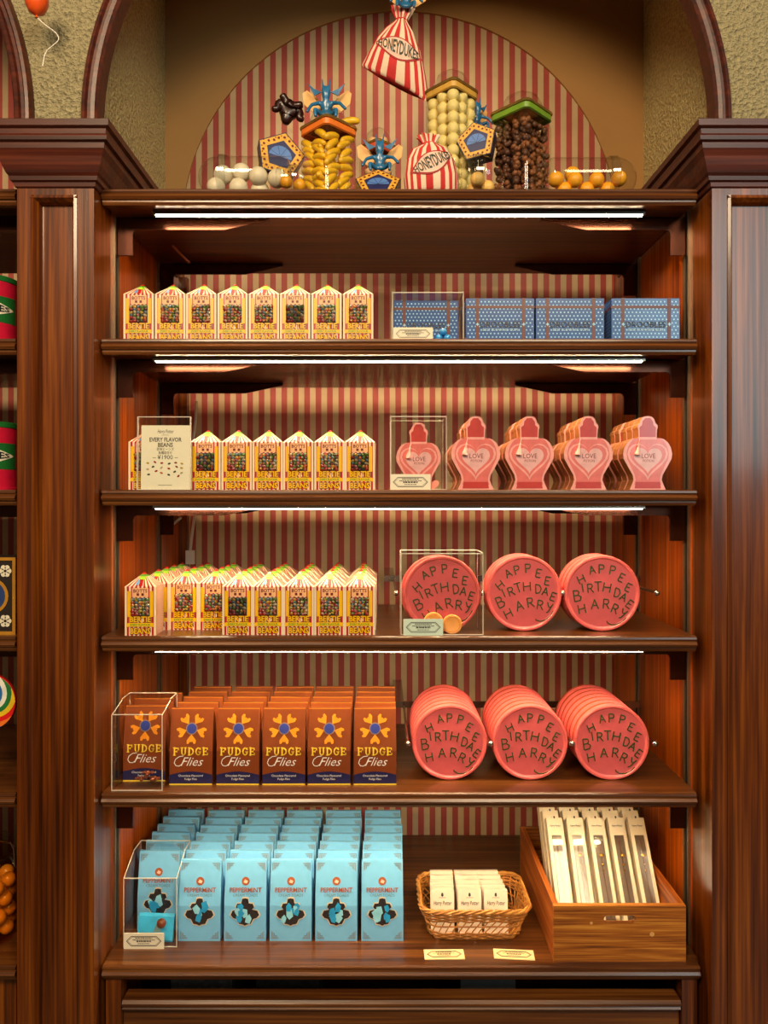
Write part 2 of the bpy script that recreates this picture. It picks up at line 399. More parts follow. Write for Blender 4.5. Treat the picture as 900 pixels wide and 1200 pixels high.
def lamp(z, label):
    t = thing('shelf_light', label, 'light', (0, 0, z-.0212), group='light strips under the shelves')
    x0, x1 = PX(183, .03), PX(752, .03)
    b = MB(); b.box(x0-.004, x1+.004, .024, .0255, -.009, 0); b.box(x0-.004, x1+.004, .0345, .036, -.009, 0); b.box(x0-.004, x1+.004, .0255, .0345, -.002, 0); b.box(x0-.004, x0, .0255, .0345, -.009, -.002); b.box(x1, x1+.004, .0255, .0345, -.009, -.002)
    b.build('housing', STEEL, t)
    MB().poly([(.0256, -.003), (.0256, -.009), (.0275, -.0105), (.0325, -.0105), (.0344, -.009), (.0344, -.003)], x0, x1, plane='YZ').build('diffuser', LED, t)
for k, nm in (('s1', 'the top shelf'), ('s2', 'the second shelf, above the love potion row'), ('s3', 'the third shelf'), ('s4', 'the fourth shelf, above the fudge cartons'), ('s5', 'the fifth shelf, above the blue cartons')):
    lamp(SH[k], 'glowing warm white light strip under '+nm)

# lower cabinet
t = thing('base_cabinet', 'dark wooden base cabinet whose top carries the blue cartons and the crate', 'cabinet', (0, 0, 0))
z6 = SH['s6']; xa, xb = PX(121), PX(819)
MB().box(XL+.0025, XR-.003, .014, YB-.002, z6-.021, z6).build('counter_board', WOODX, t)
nose(MB(), xa, xb, z6).build('nosing', WOODX, t)
zr = PZ(1173)
MB().box(PX(123), PX(141), .004, .03, 0, z6-.022).build('post', WOODZ, t)
MB().box(PX(800), PX(818), .004, .03, 0, z6-.022).build('post', WOODZ, t)
MB().box(PX(141), PX(800), .03, .42, zr-.10, zr-.088).build('shelf_board', WOODX, t)
MB().box(PX(141), PX(800), .43, .44, 0, z6-.022).build('back_panel', BLACK, t)
dr = MB().box(PX(142), PX(799), .012, .03, .1, zr-.018).build('drawer_front', WOODX, t)
MB().poly([(.03, zr), (.002, zr), (-.002, zr-.004), (-.002, zr-.008), (.002, zr-.011), (.0, zr-.014), (.004, zr-.018), (.03, zr-.018)], PX(143), PX(798), plane='YZ').build('drawer_lip', WOODX, t)
MB().box(PX(141), PX(800), .02, .04, 0, .1).build('kick_board', WOODZ, t)
# dim packets lying in the open gap
for x0, x1, y0, h, lab in ((200, 272, .06, .028, 'dim flat packet lying in the dark gap below the blue cartons'), (300, 375, .09, .02, 'thin dark packet in the gap under the counter, middle of three'), ):
    tag(MB().box(PX(x0, y0), PX(x1, y0), y0, y0+.12, zr-.088, zr-.088+.088+h-.012).build('packet', mat('dim_packet', (70, 62, 56), .3, var=.5, scale=120)), lab, 'packet')
t = thing('tray', 'small grey slotted tray in the dark gap under the counter', 'tray', (PX(572, .05), .05, zr-.088))
hw = .046
MB().box(-hw, hw, 0, .1, 0, .102).build('body', mat('tray_grey', (72, 70, 68), .4), t)
MB().box(-hw-.002, hw+.002, -.003, 0, .096, .106).build('lip', mat('tray_lip', (110, 108, 104), .35), t)

# cables
def cable(pts, r, label, m=WHITE, plug=None):
    t = thing('cable', label, 'cable', pts[0]); P = [Vector(p)-Vector(pts[0]) for p in pts]
    # smooth the path
    Q = P
    for _ in range(2):
        R_ = [Q[0]]
        for i in range(len(Q)-1): R_ += [Q[i]*.75+Q[i+1]*.25, Q[i]*.25+Q[i+1]*.75]
        Q = R_+[Q[-1]]
    MB().tube(Q, r, 6).build('cord', m, t, smooth=60)
    if plug:
        e = P[-1]; MB().box(e.x-.009, e.x+.009, e.y-.006, e.y+.006, e.z-.03, e.z).build('plug', m, t)
    return t
yb = .44
cable([(PX(x, yb), yb, PZ(y, yb)) for x, y in ((230, 470), (229, 500), (222, 540), (231, 590), (226, 618), (223, 645))], .0035, 'white cable with plug hanging in the corner above the crowded bean cartons', plug=True)
cable([(PX(x, .33), .33, PZ(y, .33)) for x, y in ((183, 602), (186, 618), (196, 617), (206, 612), (212, 606))], .003, 'short white cable looping below the third shelf bracket')
cable([(PX(x, .2), .2, PZ(y, .2)) for x, y in ((193, 270), (200, 284), (206, 292), (222, 308))], .0025, 'pinkish thin cable under the top shelf', mat('pink_cord', (190, 120, 90), .5))

# ------------------------------------------------------------------ bean cartons
BW, BD, BH, BR = .0495, .045, .079, .0205
def bean_carton():
    t = thing('bean_carton', 'x', 'carton')
    b = MB(); n = 15; hw, hd = BW/2, BD/2
    cs = [(-hw, -hd), (hw, -hd), (hw, hd), (-hw, hd)]
    roof = MB()
    for k in range(4):
        a, c = cs[k], cs[(k+1) % 4]
        for i in range(n):
            p = [a[j]+(c[j]-a[j])*i/n for j in (0, 1)]; q = [a[j]+(c[j]-a[j])*(i+1)/n for j in (0, 1)]
            mi = i % 2
            b.add([(p[0], p[1], 0), (q[0], q[1], 0), (q[0], q[1], BH), (p[0], p[1], BH)], [(0, 1, 2, 3)], mi)
            roof.add([(p[0]*1.03, p[1]*1.03, BH-.001), (q[0]*1.03, q[1]*1.03, BH-.001), (0, 0, BH+BR)], [(0, 1, 2)], mi)
    b.add([(x, y, 0) for x, y in cs], [(0, 1, 2, 3)], 1)
    body = b.build('carton_body', [CREAM, RED], t)
    rf = roof.build('tent_roof', [CREAM, RED], t)
    # little printed figure patches on the front slope of the roof
    dy, dz = hd*1.03, BR+.001; nrm = Vector((0, -dz, dy)).normalized()*.0005
    def slope(x, u): return Vector((x, -dy*(1-u), BH-.001+dz*u))+nrm
    for nm, m, pts in (('printed_patch', RED, [(-.003, .05), (.003, .05), (.0025, .5), (-.0025, .5)]), ('printed_patch', BLUEP, [(-.0085, .15), (-.0035, .12), (-.0033, .5), (-.006, .5)]), ('printed_patch', LIME, [(-.0055, .52), (.0055, .48), (.004, .74), (-.003, .78)])):
        MB().add([slope(x, u) for x, u in pts], [(0, 1, 2, 3)]).build(nm, m, t)
    for nm, m_, k0, k1, e_ in (('roof_tip', RED, .16, .0, .0012), ('roof_collar', GREEN, .30, .16, .0007)):
        R0 = [(x*k0*1.03*1.02, y_*k0*1.03*1.02, BH-.001+(BR+.001)*(1-k0)+e_) for x, y_ in cs]; R1 = [(x*k1*1.03, y_*k1*1.03, BH-.001+(BR+.001)*(1-k1)+e_) for x, y_ in cs]
        MB().loft([R0, R1], cap=False).build(nm, m_, t)
    y = -hd-.0005
    # face above the window, window with beans, yellow columns and lettering
    pp = MB().face([(-.013, .062), (.013, .062), (.013, .0765), (-.013, .0765)], y).build('printed_panel', PEACH, t)
    letter('BOTTS', .0075, DKRED, pp, (0, y-.0003, .0715), offset=.02, wmax=.022)
    for x_ in (-.00375, .00375): MB().face([(x_-.002, .064), (x_+.002, .064), (x_+.002, .068), (x_-.002, .068)], y-.0003).build('printed_eye', DKRED, pp)
    for x_ in (-.018, .018): MB().box(x_-.0025, x_+.0025, y-.0004, y+.0004, .030, .0715).build('yellow_column', YEL, t)
    wn = MB().face([(-.0150, .0315), (.0150, .0315), (.0150, .0605), (-.0150, .0605)], y).build('window', mat('window_dark', (40, 28, 26), .4), t)
    MB().box(-.0150, .0150, y-.0040, y-.0036, .0315, .0605).build('window_pane', ACRYL, wn)
    for s_, z_, wm in (("BERTIE", .0258, .034), ("BEANS", .0070, .032)):
        l_ = letter(s_, .0125, DKRED, t, (0, y-.0003, z_), name='letter_outline', offset=.10, wmax=wm*1.05); letter(s_, .0125, YEL, l_, (0, -.0004, 0), offset=.03, wmax=wm)
    rb = MB().poly([(-.0225, .0135), (-.017, .0145), (.017, .0145), (.0225, .0135), (.021, .0165), (.0225, .0195), (.017, .0205), (-.017, .0205), (-.0225, .0195), (-.021, .0165)], y-.0006, y).build('ribbon', YEL, t)
    letter("EVERY FLAVOUR", .0048, GREEN, rb, (0, y-.0008, .0172), offset=.03, wmax=.032)
    return t
BEANC = [mat('bean_%d' % i, c, .25, coat=.4) for i, c in enumerate([(150, 34, 28), (176, 140, 44), (84, 112, 40), (180, 92, 44), (124, 54, 44), (176, 156, 124), (84, 46, 38), (84, 104, 116), (160, 88, 88), (52, 66, 42)])]
bean_meshes = []
for v in range(5):
    b = MB()
    for r in range(6):
        for c_ in range(5):
            x = -.0118+.0059*c_+random.uniform(-.001, .001); z = .0343+.0047*r+random.uniform(-.0008, .0008)
            st = len(b.v); b.ball((0, 0, 0), .0030, 6, 4, random.randrange(10), (1.15, .55, .85))
            b.xf(Matrix.Translation((x, -BD/2-.0016, z)) @ Matrix.Rotation(random.uniform(0, PI), 4, 'Y'), st)
    bean_meshes.append(b.mesh('candy_beans', BEANC, 60))
bp = Proto(bean_carton())
nb = [0]
def put_bean(x, y, z, label, group, rz=0, front=True):
    o = bp.put((x, y, z), label, group, (0, 0, rz))
    if front:
        wn_ = [c for c in o.children if c.name.startswith('window')][0]; link('candy_beans', bean_meshes[nb[0] % 5], wn_, kind='stuff'); nb[0] += 1
    else:
        for ch in list(o.children):
            if not ch.name.startswith(('carton_body', 'tent_roof', 'roof_tip', 'roof_collar', 'printed_patch')):
                for g in list(ch.children): bpy.data.objects.remove(g)
                bpy.data.objects.remove(ch)
    return o
# second shelf: one row of eight
Yc = .045; pos8 = ['leftmost', 'second from left', 'third from left', 'fourth from left', 'fourth from right', 'third from right', 'second from right', 'rightmost']
for i in range(8):
    put_bean(PX(162.5+36.7*i, Yc-BD/2), Yc, SH['s2'], 'striped bean carton on the second shelf from the top, %s of eight' % pos8[i], 'bean cartons on the second shelf', random.uniform(-.02, .02))
# third shelf
for i in range(8):
    lab = ('striped bean carton behind the white price sign, %s' % ('nearer the side wall' if i == 0 else 'almost wholly covered')) if i < 2 else 'striped bean carton on the third shelf, %s to the price sign' % ['nearest', 'second nearest', 'third nearest', 'fourth nearest', 'fifth nearest', 'farthest of six'][i-2]
    put_bean(PX(168+36.3*i, Yc-BD/2), Yc, SH['s3'], lab, 'bean cartons on the third shelf', random.uniform(-.03, .03))
# fourth shelf: eight columns, five deep
Y4 = .008+BD/2
for c_ in range(8):
    for r in range(5):
        if c_ < 3 and r == 0:
            if c_ == 0: put_bean(PX(162.5, Y4-.012-BD/2), Y4-.006, SH['s4'], 'striped bean carton standing forward alone at the left of the fourth shelf', 'bean cartons on the fourth shelf', .03)
            continue
        x = PX(170+35.9*c_, Y4-BD/2)+random.uniform(-.0008, .0008)+r*.0004
        col = ['first', 'second', 'third', 'fourth', 'fifth', 'sixth', 'seventh', 'eighth'][c_]
        front = (r == 0) or (c_ < 3 and r == 1)
        lab = ('striped bean carton heading the %s column from the left on the fourth shelf' % col) if front else 'striped bean carton, %s from the front in column %s from left, fourth shelf' % (ORD[r], col)
        put_bean(x, Y4+r*.0478, SH['s4'], lab, 'bean cartons on the fourth shelf', random.uniform(-.02, .02), front)

# ------------------------------------------------------------------ acrylic cases and cards
def case(x0, x1, y0, y1, z, h, label, slope=0., top=True):
    t = thing('display_case', label, 'display case', ((x0+x1)/2, y0, z)); hw = (x1-x0)/2; d = y1-y0; th = .0022
    hf = h-slope
    MB().box(-hw, hw, 0, th, 0, hf).build('front_panel', ACRYL, t)
    for s in (-1, 1):
        xx = (-hw, -hw+th) if s < 0 else (hw-th, hw)
        pts = [(th, 0), (d, 0), (d, h), (d*.55 if slope else th, h)]+([(th, hf)] if slope else [])
        MB().poly(pts, xx[0], xx[1], plane='YZ').build('side_panel', ACRYL, t)
    if top: MB().box(-hw, hw, d*.55 if slope else 0, d, h, h+th).build('top_panel', ACRYL, t)
    e = .0007; b = MB()
    for x in (-hw, hw):
        b.bar((x, 0, 0), (x, 0, hf), e, 4)
        b.bar((x, d*.55 if slope else 0, h+th), (x, d, h+th), e, 4); b.bar((x, d, 0), (x, d, h), e*.8, 4)
        if slope: b.bar((x, 0, hf), (x, d*.55, h), e, 4)
    b.bar((-hw, 0, hf+.001), (hw, 0, hf+.001), e*1.3, 4); b.bar((-hw, 0, .001), (hw, 0, .001), e, 4); b.bar((-hw, d, h+th), (hw, d, h+th), e, 4)
    b.build('polished_edges', ACED, t)
    return t
def card(cx, y, z, w_, h, label, rot=(0, 0, 0), m=CARD, flat=False):
    t = thing('price_card', label, 'price card', (cx, y, z), rot)
    cd = MB().box(-w_/2, w_/2, 0, .0012, 0, h).build('card', m, t)
    yy = -.0003; hw, g = w_/2*.86, h*.5; k = h*.30; pts = [(-hw, g), (-hw+k, g+k), (hw-k, g+k), (hw, g), (hw-k, g-k), (-hw+k, g-k)]
    b = MB(); lw = h*.022
    for i in range(6):
        a, c = pts[i], pts[(i+1) % 6]; b.bar((a[0], 0, a[1]), (c[0], 0, c[1]), lw, 4)
        b.bar((a[0]*.93, 0, g+(a[1]-g)*.82), (c[0]*.93, 0, g+(c[1]-g)*.82), lw*.5, 4)
    b.build('printed_border', INK, cd)
    b = MB()
    for j, (ln, th) in enumerate(((.42, .05), (.55, .05), (.36, .09), (.3, .04))):
        zz = h*(.67-.115*j); L = w_*ln/2; x = -L
        while x < L:
            s = random.uniform(.012, .03)*w_*2; b.face([(x, zz), (min(x+s, L), zz), (min(x+s, L), zz+h*th), (x, zz+h*th)], yy); x += s*1.25
    b.build('printed_lines', INK, cd, kind='stuff')
    return t

# ------------------------------------------------------------------ blue gum boxes on the second shelf
GW, GH, GD = .112, .0735, .085
def gum_box():
    t = thing('gum_box', 'x', 'box')
    BL = mat('gum_blue', (12, 74, 146), .3, coat=.5); DOT = mat('gum_dot', (150, 205, 235), .3, coat=.5); RIB = mat('gum_ribbon', (92, 36, 34), .35)
    MB().box(-GW/2, GW/2, 0, GD, 0, GH).build('carton', BL, t)
    b = MB(); cnt = 0; px_ = .0062; pz = .0058
    for r in range(12):
        for c_ in range(18):
            x = -GW/2+.0035+px_*c_+(px_/2 if r % 2 else 0); z = .004+pz*r
            if x > GW/2-.003 or z > GH-.003: continue
            b.face(disc(.0014, 6, (x, z)), -.0003)
            yy = .004+px_*c_*.8
    for r in range(12):
        for c_ in range(12):
            y = .005+px_*c_+(px_/2 if r % 2 else 0)
            if y < GD-.003: b.add([(-GW/2-.0003, y+p, .004+pz*r+q) for p, q in disc(.0014, 6)], [tuple(range(6))])
    b.build('printed_dots', DOT, t, kind='stuff')
    for z0, z1 in ((.057, .0615), (.002, .006)): MB().box(-GW/2-.0006, GW/2+.0006, -.0006, GD, z0, z1).build('ribbon_band', RIB, t)
    for x0 in (-.040, .036): MB().box(x0, x0+.0055, -.0008, GD, .0, GH+.0006).build('ribbon_band', RIB, t)
    letter('DROOBLES', .0135, mat('gum_ink', (20, 30, 58), .4), t, (0, -.0012, .030), offset=.015, wmax=.066)
    letter('BEST BLOWING GUM', .006, mat('gum_pale', (176, 214, 236), .4), t, (0, -.0012, .0215), wmax=.058)
    for x in (-.0372, .0388):
        b = MB(); pts = [(x+(.0036 if i % 2 == 0 else .0014)*math.sin(PI*i/4), .0305+(.0036 if i % 2 == 0 else .0014)*math.cos(PI*i/4)) for i in range(8)]
        b.face(pts, -.0013); b.build('printed_star', DOT, t)
    return t
gp = Proto(gum_box()); Yg = .03
for px0, px1, lab in ((547, 625, 'blue dotted gum box with ribbon, just beside the acrylic case'), (628, 708, 'blue dotted gum box with ribbon, middle of the three in the open'), (716, 797, 'pale shining blue dotted gum box nearest the side wall')):
    gp.put((PX((px0+px1)/2, Yg), Yg, SH['s2']), lab, 'blue gum boxes on the second shelf')
o = gp.put((PX(499, .03), .03, SH['s2']), 'blue dotted gum box inside the acrylic case', 'blue gum boxes on the second shelf'); o.scale = (.95, .95, .95)
case(PX(460, .012), PX(543, .012), .012, .125, SH['s2'], .077, 'low clear acrylic case over the blue dotted gum box')
card(PX(484, .008), .008, SH['s2'], .064, .0205, 'cream price card in front of the cased blue gum box')
GUMB = mat('gumball_blue', (40, 140, 214), .2, coat=.6)
gm = MB().ball((0, 0, 0), .0062, 14, 9).mesh('gumball', GUMB, 80)
for x, z, lab in ((514.5, .0062, 'near the price card'), (524.0, .0062, 'nearest the case edge'), (519.3, .0165, 'on top of the pair')):
    tag(link('gumball', gm, None, (PX(x, .0215), .0215, SH['s2']+z)), 'shiny blue gumball in the acrylic case, '+lab, 'candy', 'blue gumballs')

# ------------------------------------------------------------------ sign on the third shelf
t = thing('sign_holder', 'clear acrylic sign holder with the white bean price sheet', 'sign', (PX(191.5, .004), .004, SH['s3']), (-.03, 0, 0))
sw = .0425; sh_ = .1185
MB().box(-sw, sw, 0, .0015, 0, sh_).build('front_sheet', ACRYL, t)
MB().box(-sw, sw, .0035, .005, 0, sh_).build('back_sheet', ACRYL, t)
b = MB()
for x in (-sw, sw): b.box(x-.0005, x+.0005, -.0003, .005, 0, sh_)
b.box(-sw, sw, -.0003, .005, sh_-.001, sh_); b.box(-sw, sw, -.0003, .03, 0, .0012)
b.build('polished_edges', ACED, t)
p = MB().box(-sw+.0055, sw-.001, .0018, .0028, .0015, .1045).build('paper_sheet', mat('sign_paper', (226, 220, 194), .6, var=.02), t)
def sl(s, size, z, **kw): letter(s, size, INK, p, (.002, .0015, z), **kw)
sl('Harry Potter', .0085, .0945, shear=.2, wmax=.026)
sl('EVERY FLAVOR', .0095, .081, offset=.02, wmax=.052); sl('BEANS', .0095, .0725, offset=.02, wmax=.024)
sl('百味ビーンズ', .0055, .0655, wmax=.028); sl('各種詰合せ', .0055, .0598, wmax=.022)
sl('– ¥1900 –', .0098, .0525, offset=.0, wmax=.046); MB().box(-.009, .013, .0014, .0017, .0075, .008).box(-.004, .008, .0014, .0017, .0885, .0889).build('printed_rule', INK, t)
i = 0
for px_, py_ in ((-.026, .0435), (-.0145, .045), (-.0035, .0435), (.0085, .0425), (.019, .044), (.029, .0425), (-.0175, .0375), (-.004, .036), (.008, .0345), (.0205, .0375), (.0285, .0355), (-.026, .0335), (-.0125, .0305), (-.004, .0275), (.0175, .0295), (.0285, .0275), (-.0245, .025), (.008, .0245), (.0235, .0225)):
    a = random.uniform(-.6, .8); pts = [(px_+.0026*math.cos(u)*math.cos(a)-.0015*math.sin(u)*math.sin(a), py_+.0026*math.cos(u)*math.sin(a)+.0015*math.sin(u)*math.cos(a)) for u in [2*PI*k/8 for k in range(8)]]
    MB().face(pts, .0014).build('printed_bean', BEANC[[1, 0, 0, 9, 4, 1, 9, 5, 0, 4, 1, 5, 0, 3, 9, 5, 9, 9, 0][i]], p); i += 1

# ------------------------------------------------------------------ heart bottle boxes on the third shelf
U = .0446/150
PROF = [(495, 112), (462, 96), (432, 86), (402, 92), (352, 120), (302, 147), (270, 150), (235, 142), (205, 125), (186, 104), (178, 84), (180, 66), (174, 55), (125, 57), (112, 62), (97, 60), (84, 47), (72, 44), (56, 37), (46, 24), (42, 0)]
def outline(k=1., z0=None, z1=None):
    pts = [(h*U, (495-y)*U) for y, h in PROF]; pts = pts+[(-x, z) for x, z in pts[-2::-1]]
    return pts
LD = .028
def heart(cx, cz, s, n=28):
    return [(cx+s*.0625*16*math.sin(q)**3, cz+s*.0625*(13*math.cos(q)-5*math.cos(2*q)-2*math.cos(3*q)-math.cos(4*q))) for q in [2*PI*i/n for i in range(n)]]
KRAFT = mat('kraft_card', (176, 108, 50), .6, var=.08); PINKE = mat('potion_edge_pink', (232, 158, 150), .3, coat=.6); PINKF = mat('potion_pink', (216, 108, 102), .3, coat=.6)
PINKD = mat('potion_red', (186, 56, 50), .3, coat=.5); PINKL = mat('potion_label', (222, 168, 166), .3, coat=.5); TAS = mat('tassel_pink', (250, 180, 166), .6)
def potion(full=True):
    t = thing('potion_box', 'x', 'box')
    MB().poly(outline(), .0015, LD).build('carton', KRAFT, t)
    MB().poly(outline(), 0, .0015).build('front_border', PINKE, t)
    cz = .064; cx = 0
    ins = [(x*.86, z) for x, z in [(h*U, (495-y)*U) for y, h in PROF[1:11]]]; ins = ins+[(-x, z) for x, z in ins[::-1]]
    MB().face(ins, -.0003).build('printed_liquid', PINKF, t)
    capp = [(-.0145, .0965), (.0145, .0965), (.0150, .114), (.0105, .118), (.0095, .125), (.0045, .131), (-.0045, .131), (-.0095, .125), (-.0105, .118), (-.0150, .114)]
    MB().face(capp, -.0004).build('printed_stopper', PINKD, t)
    if full:
        MB().face([(-.024, .003), (.024, .003), (.022, .015), (-.022, .015)], -.0005).build('printed_base', PINKD, t)
        b = MB(); hp = heart(0, .057, .037); b.face(hp, -.0005); b.build('printed_heart', PINKE, t)
        MB().face(heart(0, .058, .033), -.0006).build('printed_heart', PINKF, t)
        hl = MB().face(heart(0, .057, .026), -.0007).build('heart_label', PINKL, t)
        letter('LOVE', .0125, DKRED, hl, (0.001, -.0009, .0615), wmax=.025); letter('POTION', .0065, DKRED, hl, (0.001, -.0009, .053), wmax=.020)
        MB().box(-.0155, .0155, -.0007, .0, .092, .0945).build('neck_ring', PINKE, t)
        b = MB(); b.lathe([(.0005, .022), (.0016, .021), (.002, .018), (.0016, .0165), (.003, .010), (.0052, 0), (.0002, .0005)], 10, 'Z'); st = 0
        b.xf(Matrix.Translation((-.0205, -.0050, .064)) @ Matrix.Rotation(.16, 4, 'Y'))
        b.bar((-.0172, -.005, .0852), (-.015, -.0012, .094), .0006, 5); b.build('tassel', TAS, t, smooth=50)
    t.scale = (.9, .9, .9)
    return t
pf = Proto(potion(True)); pr = Proto(potion(False)); Yl = .024
cols = ['nearest the acrylic case', 'second from the acrylic case', 'third from the acrylic case', 'nearest the side wall']
for c_, px_ in enumerate((557.5, 620.5, 689.5, 759)):
    for r in range(5):
        lab = ('front pink heart-shaped bottle box, column %s' % cols[c_]) if r == 0 else 'pink heart bottle box, %s from the front, column %s' % (ORD[r], cols[c_])
        (pf if r == 0 else pr).put((PX(px_, Yl)+(.001*((r*7) % 3-1) if r else 0), Yl+r*.0315, SH['s3']), lab, 'pink heart bottle boxes')
o = pf.put((PX(490.5, .035), .035, SH['s3']), 'pink heart bottle box inside the acrylic case', 'pink heart bottle boxes'); o.scale = (.83, .83, .83)
case(PX(458, .012), PX(523, .012), .012, .085, SH['s3'], .118, 'tall clear acrylic case over one pink heart bottle box')
card(PX(481, .008), .008, SH['s3'], .065, .0255, 'cream price card in front of the cased pink bottle box')
CANP = mat('candy_pink', (250, 150, 130), .4)
b = MB(); b.poly(heart(0, .0085, .0105), 0, .006); tag(b.build('heart_candy', CANP, None, loc=(PX(507, .018), .018, SH['s3']), smooth=40), 'small pink heart candy beside the price card in the acrylic case', 'candy')

# ------------------------------------------------------------------ birthday tins
TR, TD = .0632, .0205
FONT = {'H': [[(0, 0), (0, 1)], [(.8, 0), (.8, 1)], [(0, .5), (.8, .55)]], 'A': [[(0, 0), (.4, 1), (.8, 0)], [(.15, .38), (.65, .38)]],
        'P': [[(.1, 0), (.1, 1), (.6, .95), (.72, .75), (.6, .52), (.1, .48)]], 'E': [[(.75, .02), (.1, 0), (.1, 1), (.75, 1)], [(.1, .5), (.6, .52)]],
        'B': [[(.1, 0), (.1, 1), (.55, .95), (.65, .75), (.5, .55), (.1, .52)], [(.5, .55), (.78, .35), (.65, .05), (.1, 0)]], 'I': [[(.35, 0), (.35, 1)]],
        'R': [[(.1, 0), (.1, 1), (.6, .95), (.7, .75), (.55, .5), (.1, .48)], [(.4, .48), (.78, 0)]], 'T': [[(.4, 0), (.4, 1)], [(0, 1), (.8, .98)]],
        'D': [[(.1, 0), (.1, 1), (.55, .9), (.75, .5), (.55, .08), (.1, 0)]], 'Y': [[(.1, 1), (.35, .55), (.6, .6), (.75, 1)], [(.66, .75), (.5, .1), (.3, -.1)]]}
WORDS = [('H', -.54, .38, 22, .22), ('A', -.25, .62, 12, .22), ('P', 0, .64, 0, .24), ('P', .29, .60, -12, .24), ('E', .52, .40, -28, .22), ('E', .69, .14, -28, .22),
         ('B', -.66, -.05, 8, .30), ('I', -.50, .16, 8, .24), ('R', -.31, .14, 4, .24), ('T', -.10, .18, 2, .26), ('H', .13, .15, -12, .25), ('D', .40, .01, -14, .25), ('A', .56, -.11, -28, .22), ('E', .72, -.30, -38, .22),
         ('H', -.54, -.40, 10, .24), ('A', -.20, -.28, 2, .26), ('R', .10, -.28, -6, .26), ('R', .33, -.41, -24, .25), ('Y', .53, -.54, -34, .26)]
TPINK = mat('tin_pink', (204, 86, 88), .35, coat=.3, var=.06); TRIM_ = mat('tin_rim_pink', (222, 96, 92), .3, coat=.4); TSIDE = mat('tin_side_orange', (216, 100, 58), .25, metal=.25, coat=.3); ICING = mat('icing_green', (56, 66, 24), .5)
def tin_letters():
    b = MB()
    def stroke(pts, r=.00125):
        for a, c in zip(pts, pts[1:]): b.bar((a[0], 0, a[1]), (c[0], 0, c[1]), r, 4)
    for ch, x, z, rot, s in WORDS:
        R_ = math.radians(rot); q = s*TR*.97
        for pl in FONT[ch]:
            P = []
            for u, v in pl:
                a, c = (u-.4)*q*.92, (v-.5)*q
                P.append((x*TR+a*math.cos(R_)-c*math.sin(R_), z*TR+a*math.sin(R_)+c*math.cos(R_)))
            stroke(P)
    stroke([(x*TR, z*TR) for x, z in ((.62, -.66), (.50, -.77), (.36, -.83), (.22, -.83), (.12, -.77), (.11, -.73))], .0012)
    return b.mesh('icing_lettering', ICING)
TLM = tin_letters()
def tin(full=True):
    t = thing('round_tin', 'x', 'tin')       # origin at the lowest point of the edge
    c = (0, 0, TR)
    MB().lathe([(.001, TD), (TR-.003, TD), (TR-.0015, TD-.001), (TR-.0015, .0105), (TR-.0015, .006)], 48, 'Y', c).build('tin_body', TSIDE, t, smooth=35)
    MB().lathe([(TR-.0012, .0098), (TR, .009), (TR, .002), (TR-.0015, 0), (TR-.0045, 0), (TR-.006, .0022), (TR-.0075, .0026)], 48, 'Y', c).build('lid_rim', TRIM_, t, smooth=50)
    lf = MB().lathe([(TR-.0073, .0026), (.0005, .0024), (.0001, .0024)], 48, 'Y', c).build('lid_face', TPINK, t, smooth=35)
    if full: link('icing_lettering', TLM, lf, (0, .0021, TR))
    return t
tf = Proto(tin(True)); tr = Proto(tin(False))
def turn(o, a):
    for ch in o.children_recursive:
        if ch.name.startswith('icing'): ch.rotation_euler = (0, a, 0)
def tins(xs, y0, z, depth, rows, shelfname, names, angs):
    for c_, x in enumerate(xs):
        for r in range(rows):
            lab = ('front pink round tin with green icing lettering, %s on the %s shelf' % (names[c_], shelfname)) if r == 0 else 'pink round tin, %s from the front, %s stack, %s shelf' % (ORD[r], names[c_], shelfname)
            o = (tf if r == 0 else tr).put((x, y0+r*.0214, z), lab, 'pink round tins')
            if r == 0: turn(o, angs[c_])
XT5 = [PX(527, .05), PX(621.5, .05), PX(717, .05)]
tins(XT5, .050, SH['s5'], 0, 7, 'fifth', ['left', 'middle', 'right'], [0, 0, .0])
XT4 = [PX(614, .04), PX(706, .04)]
tins(XT4, .040, SH['s4'], 0, 3, 'fourth', ['beside the case', 'nearest the side wall'], [-.28, -.02])
XT4c = PX(517.5, .03)
o = tf.put((XT4c, .028, SH['s4']), 'pink round tin with tilted lettering inside the acrylic case', 'pink round tins'); turn(o, -.33)
tr.put((XT4c-.004, .051, SH['s4']), 'pink round tin partly hidden inside the acrylic case, behind the tilted one', 'pink round tins')
case(PX(470, .006), PX(566, .006), .006, .078, SH['s4'], .1305, 'square clear acrylic case over one pink round tin')
card(PX(496, .0025), .0025, SH['s4'], .064, .0265, 'pale green price card in front of the cased pink tin', m=mat('card_green', (200, 218, 200), .6, var=.03))
COOK = mat('cookie_orange', (244, 166, 84), .5, var=.1)
for i, (x, y, lab) in enumerate(((530, .0135, 'round orange cookie leaning in the acrylic case beside the green card'), (508, .0185, 'round orange cookie half hidden behind the green price card'))):
    t = thing('cookie', lab, 'cookie', (PX(x, y), y, SH['s4']))
    MB().lathe([(.0005, .001), (.0125, .001), (.0145, 0), (.016, .0012), (.016, .004), (.0145, .0052), (.0005, .0052)], 28, 'Y', (0, 0, .016 if i == 0 else .019)).build('disc', COOK, t, smooth=40)
    MB().lathe([(.012, .0008), (.0125, -.0004), (.013, .0008)], 28, 'Y', (0, 0, .016 if i == 0 else .019)).build('embossed_ring', COOK, t)
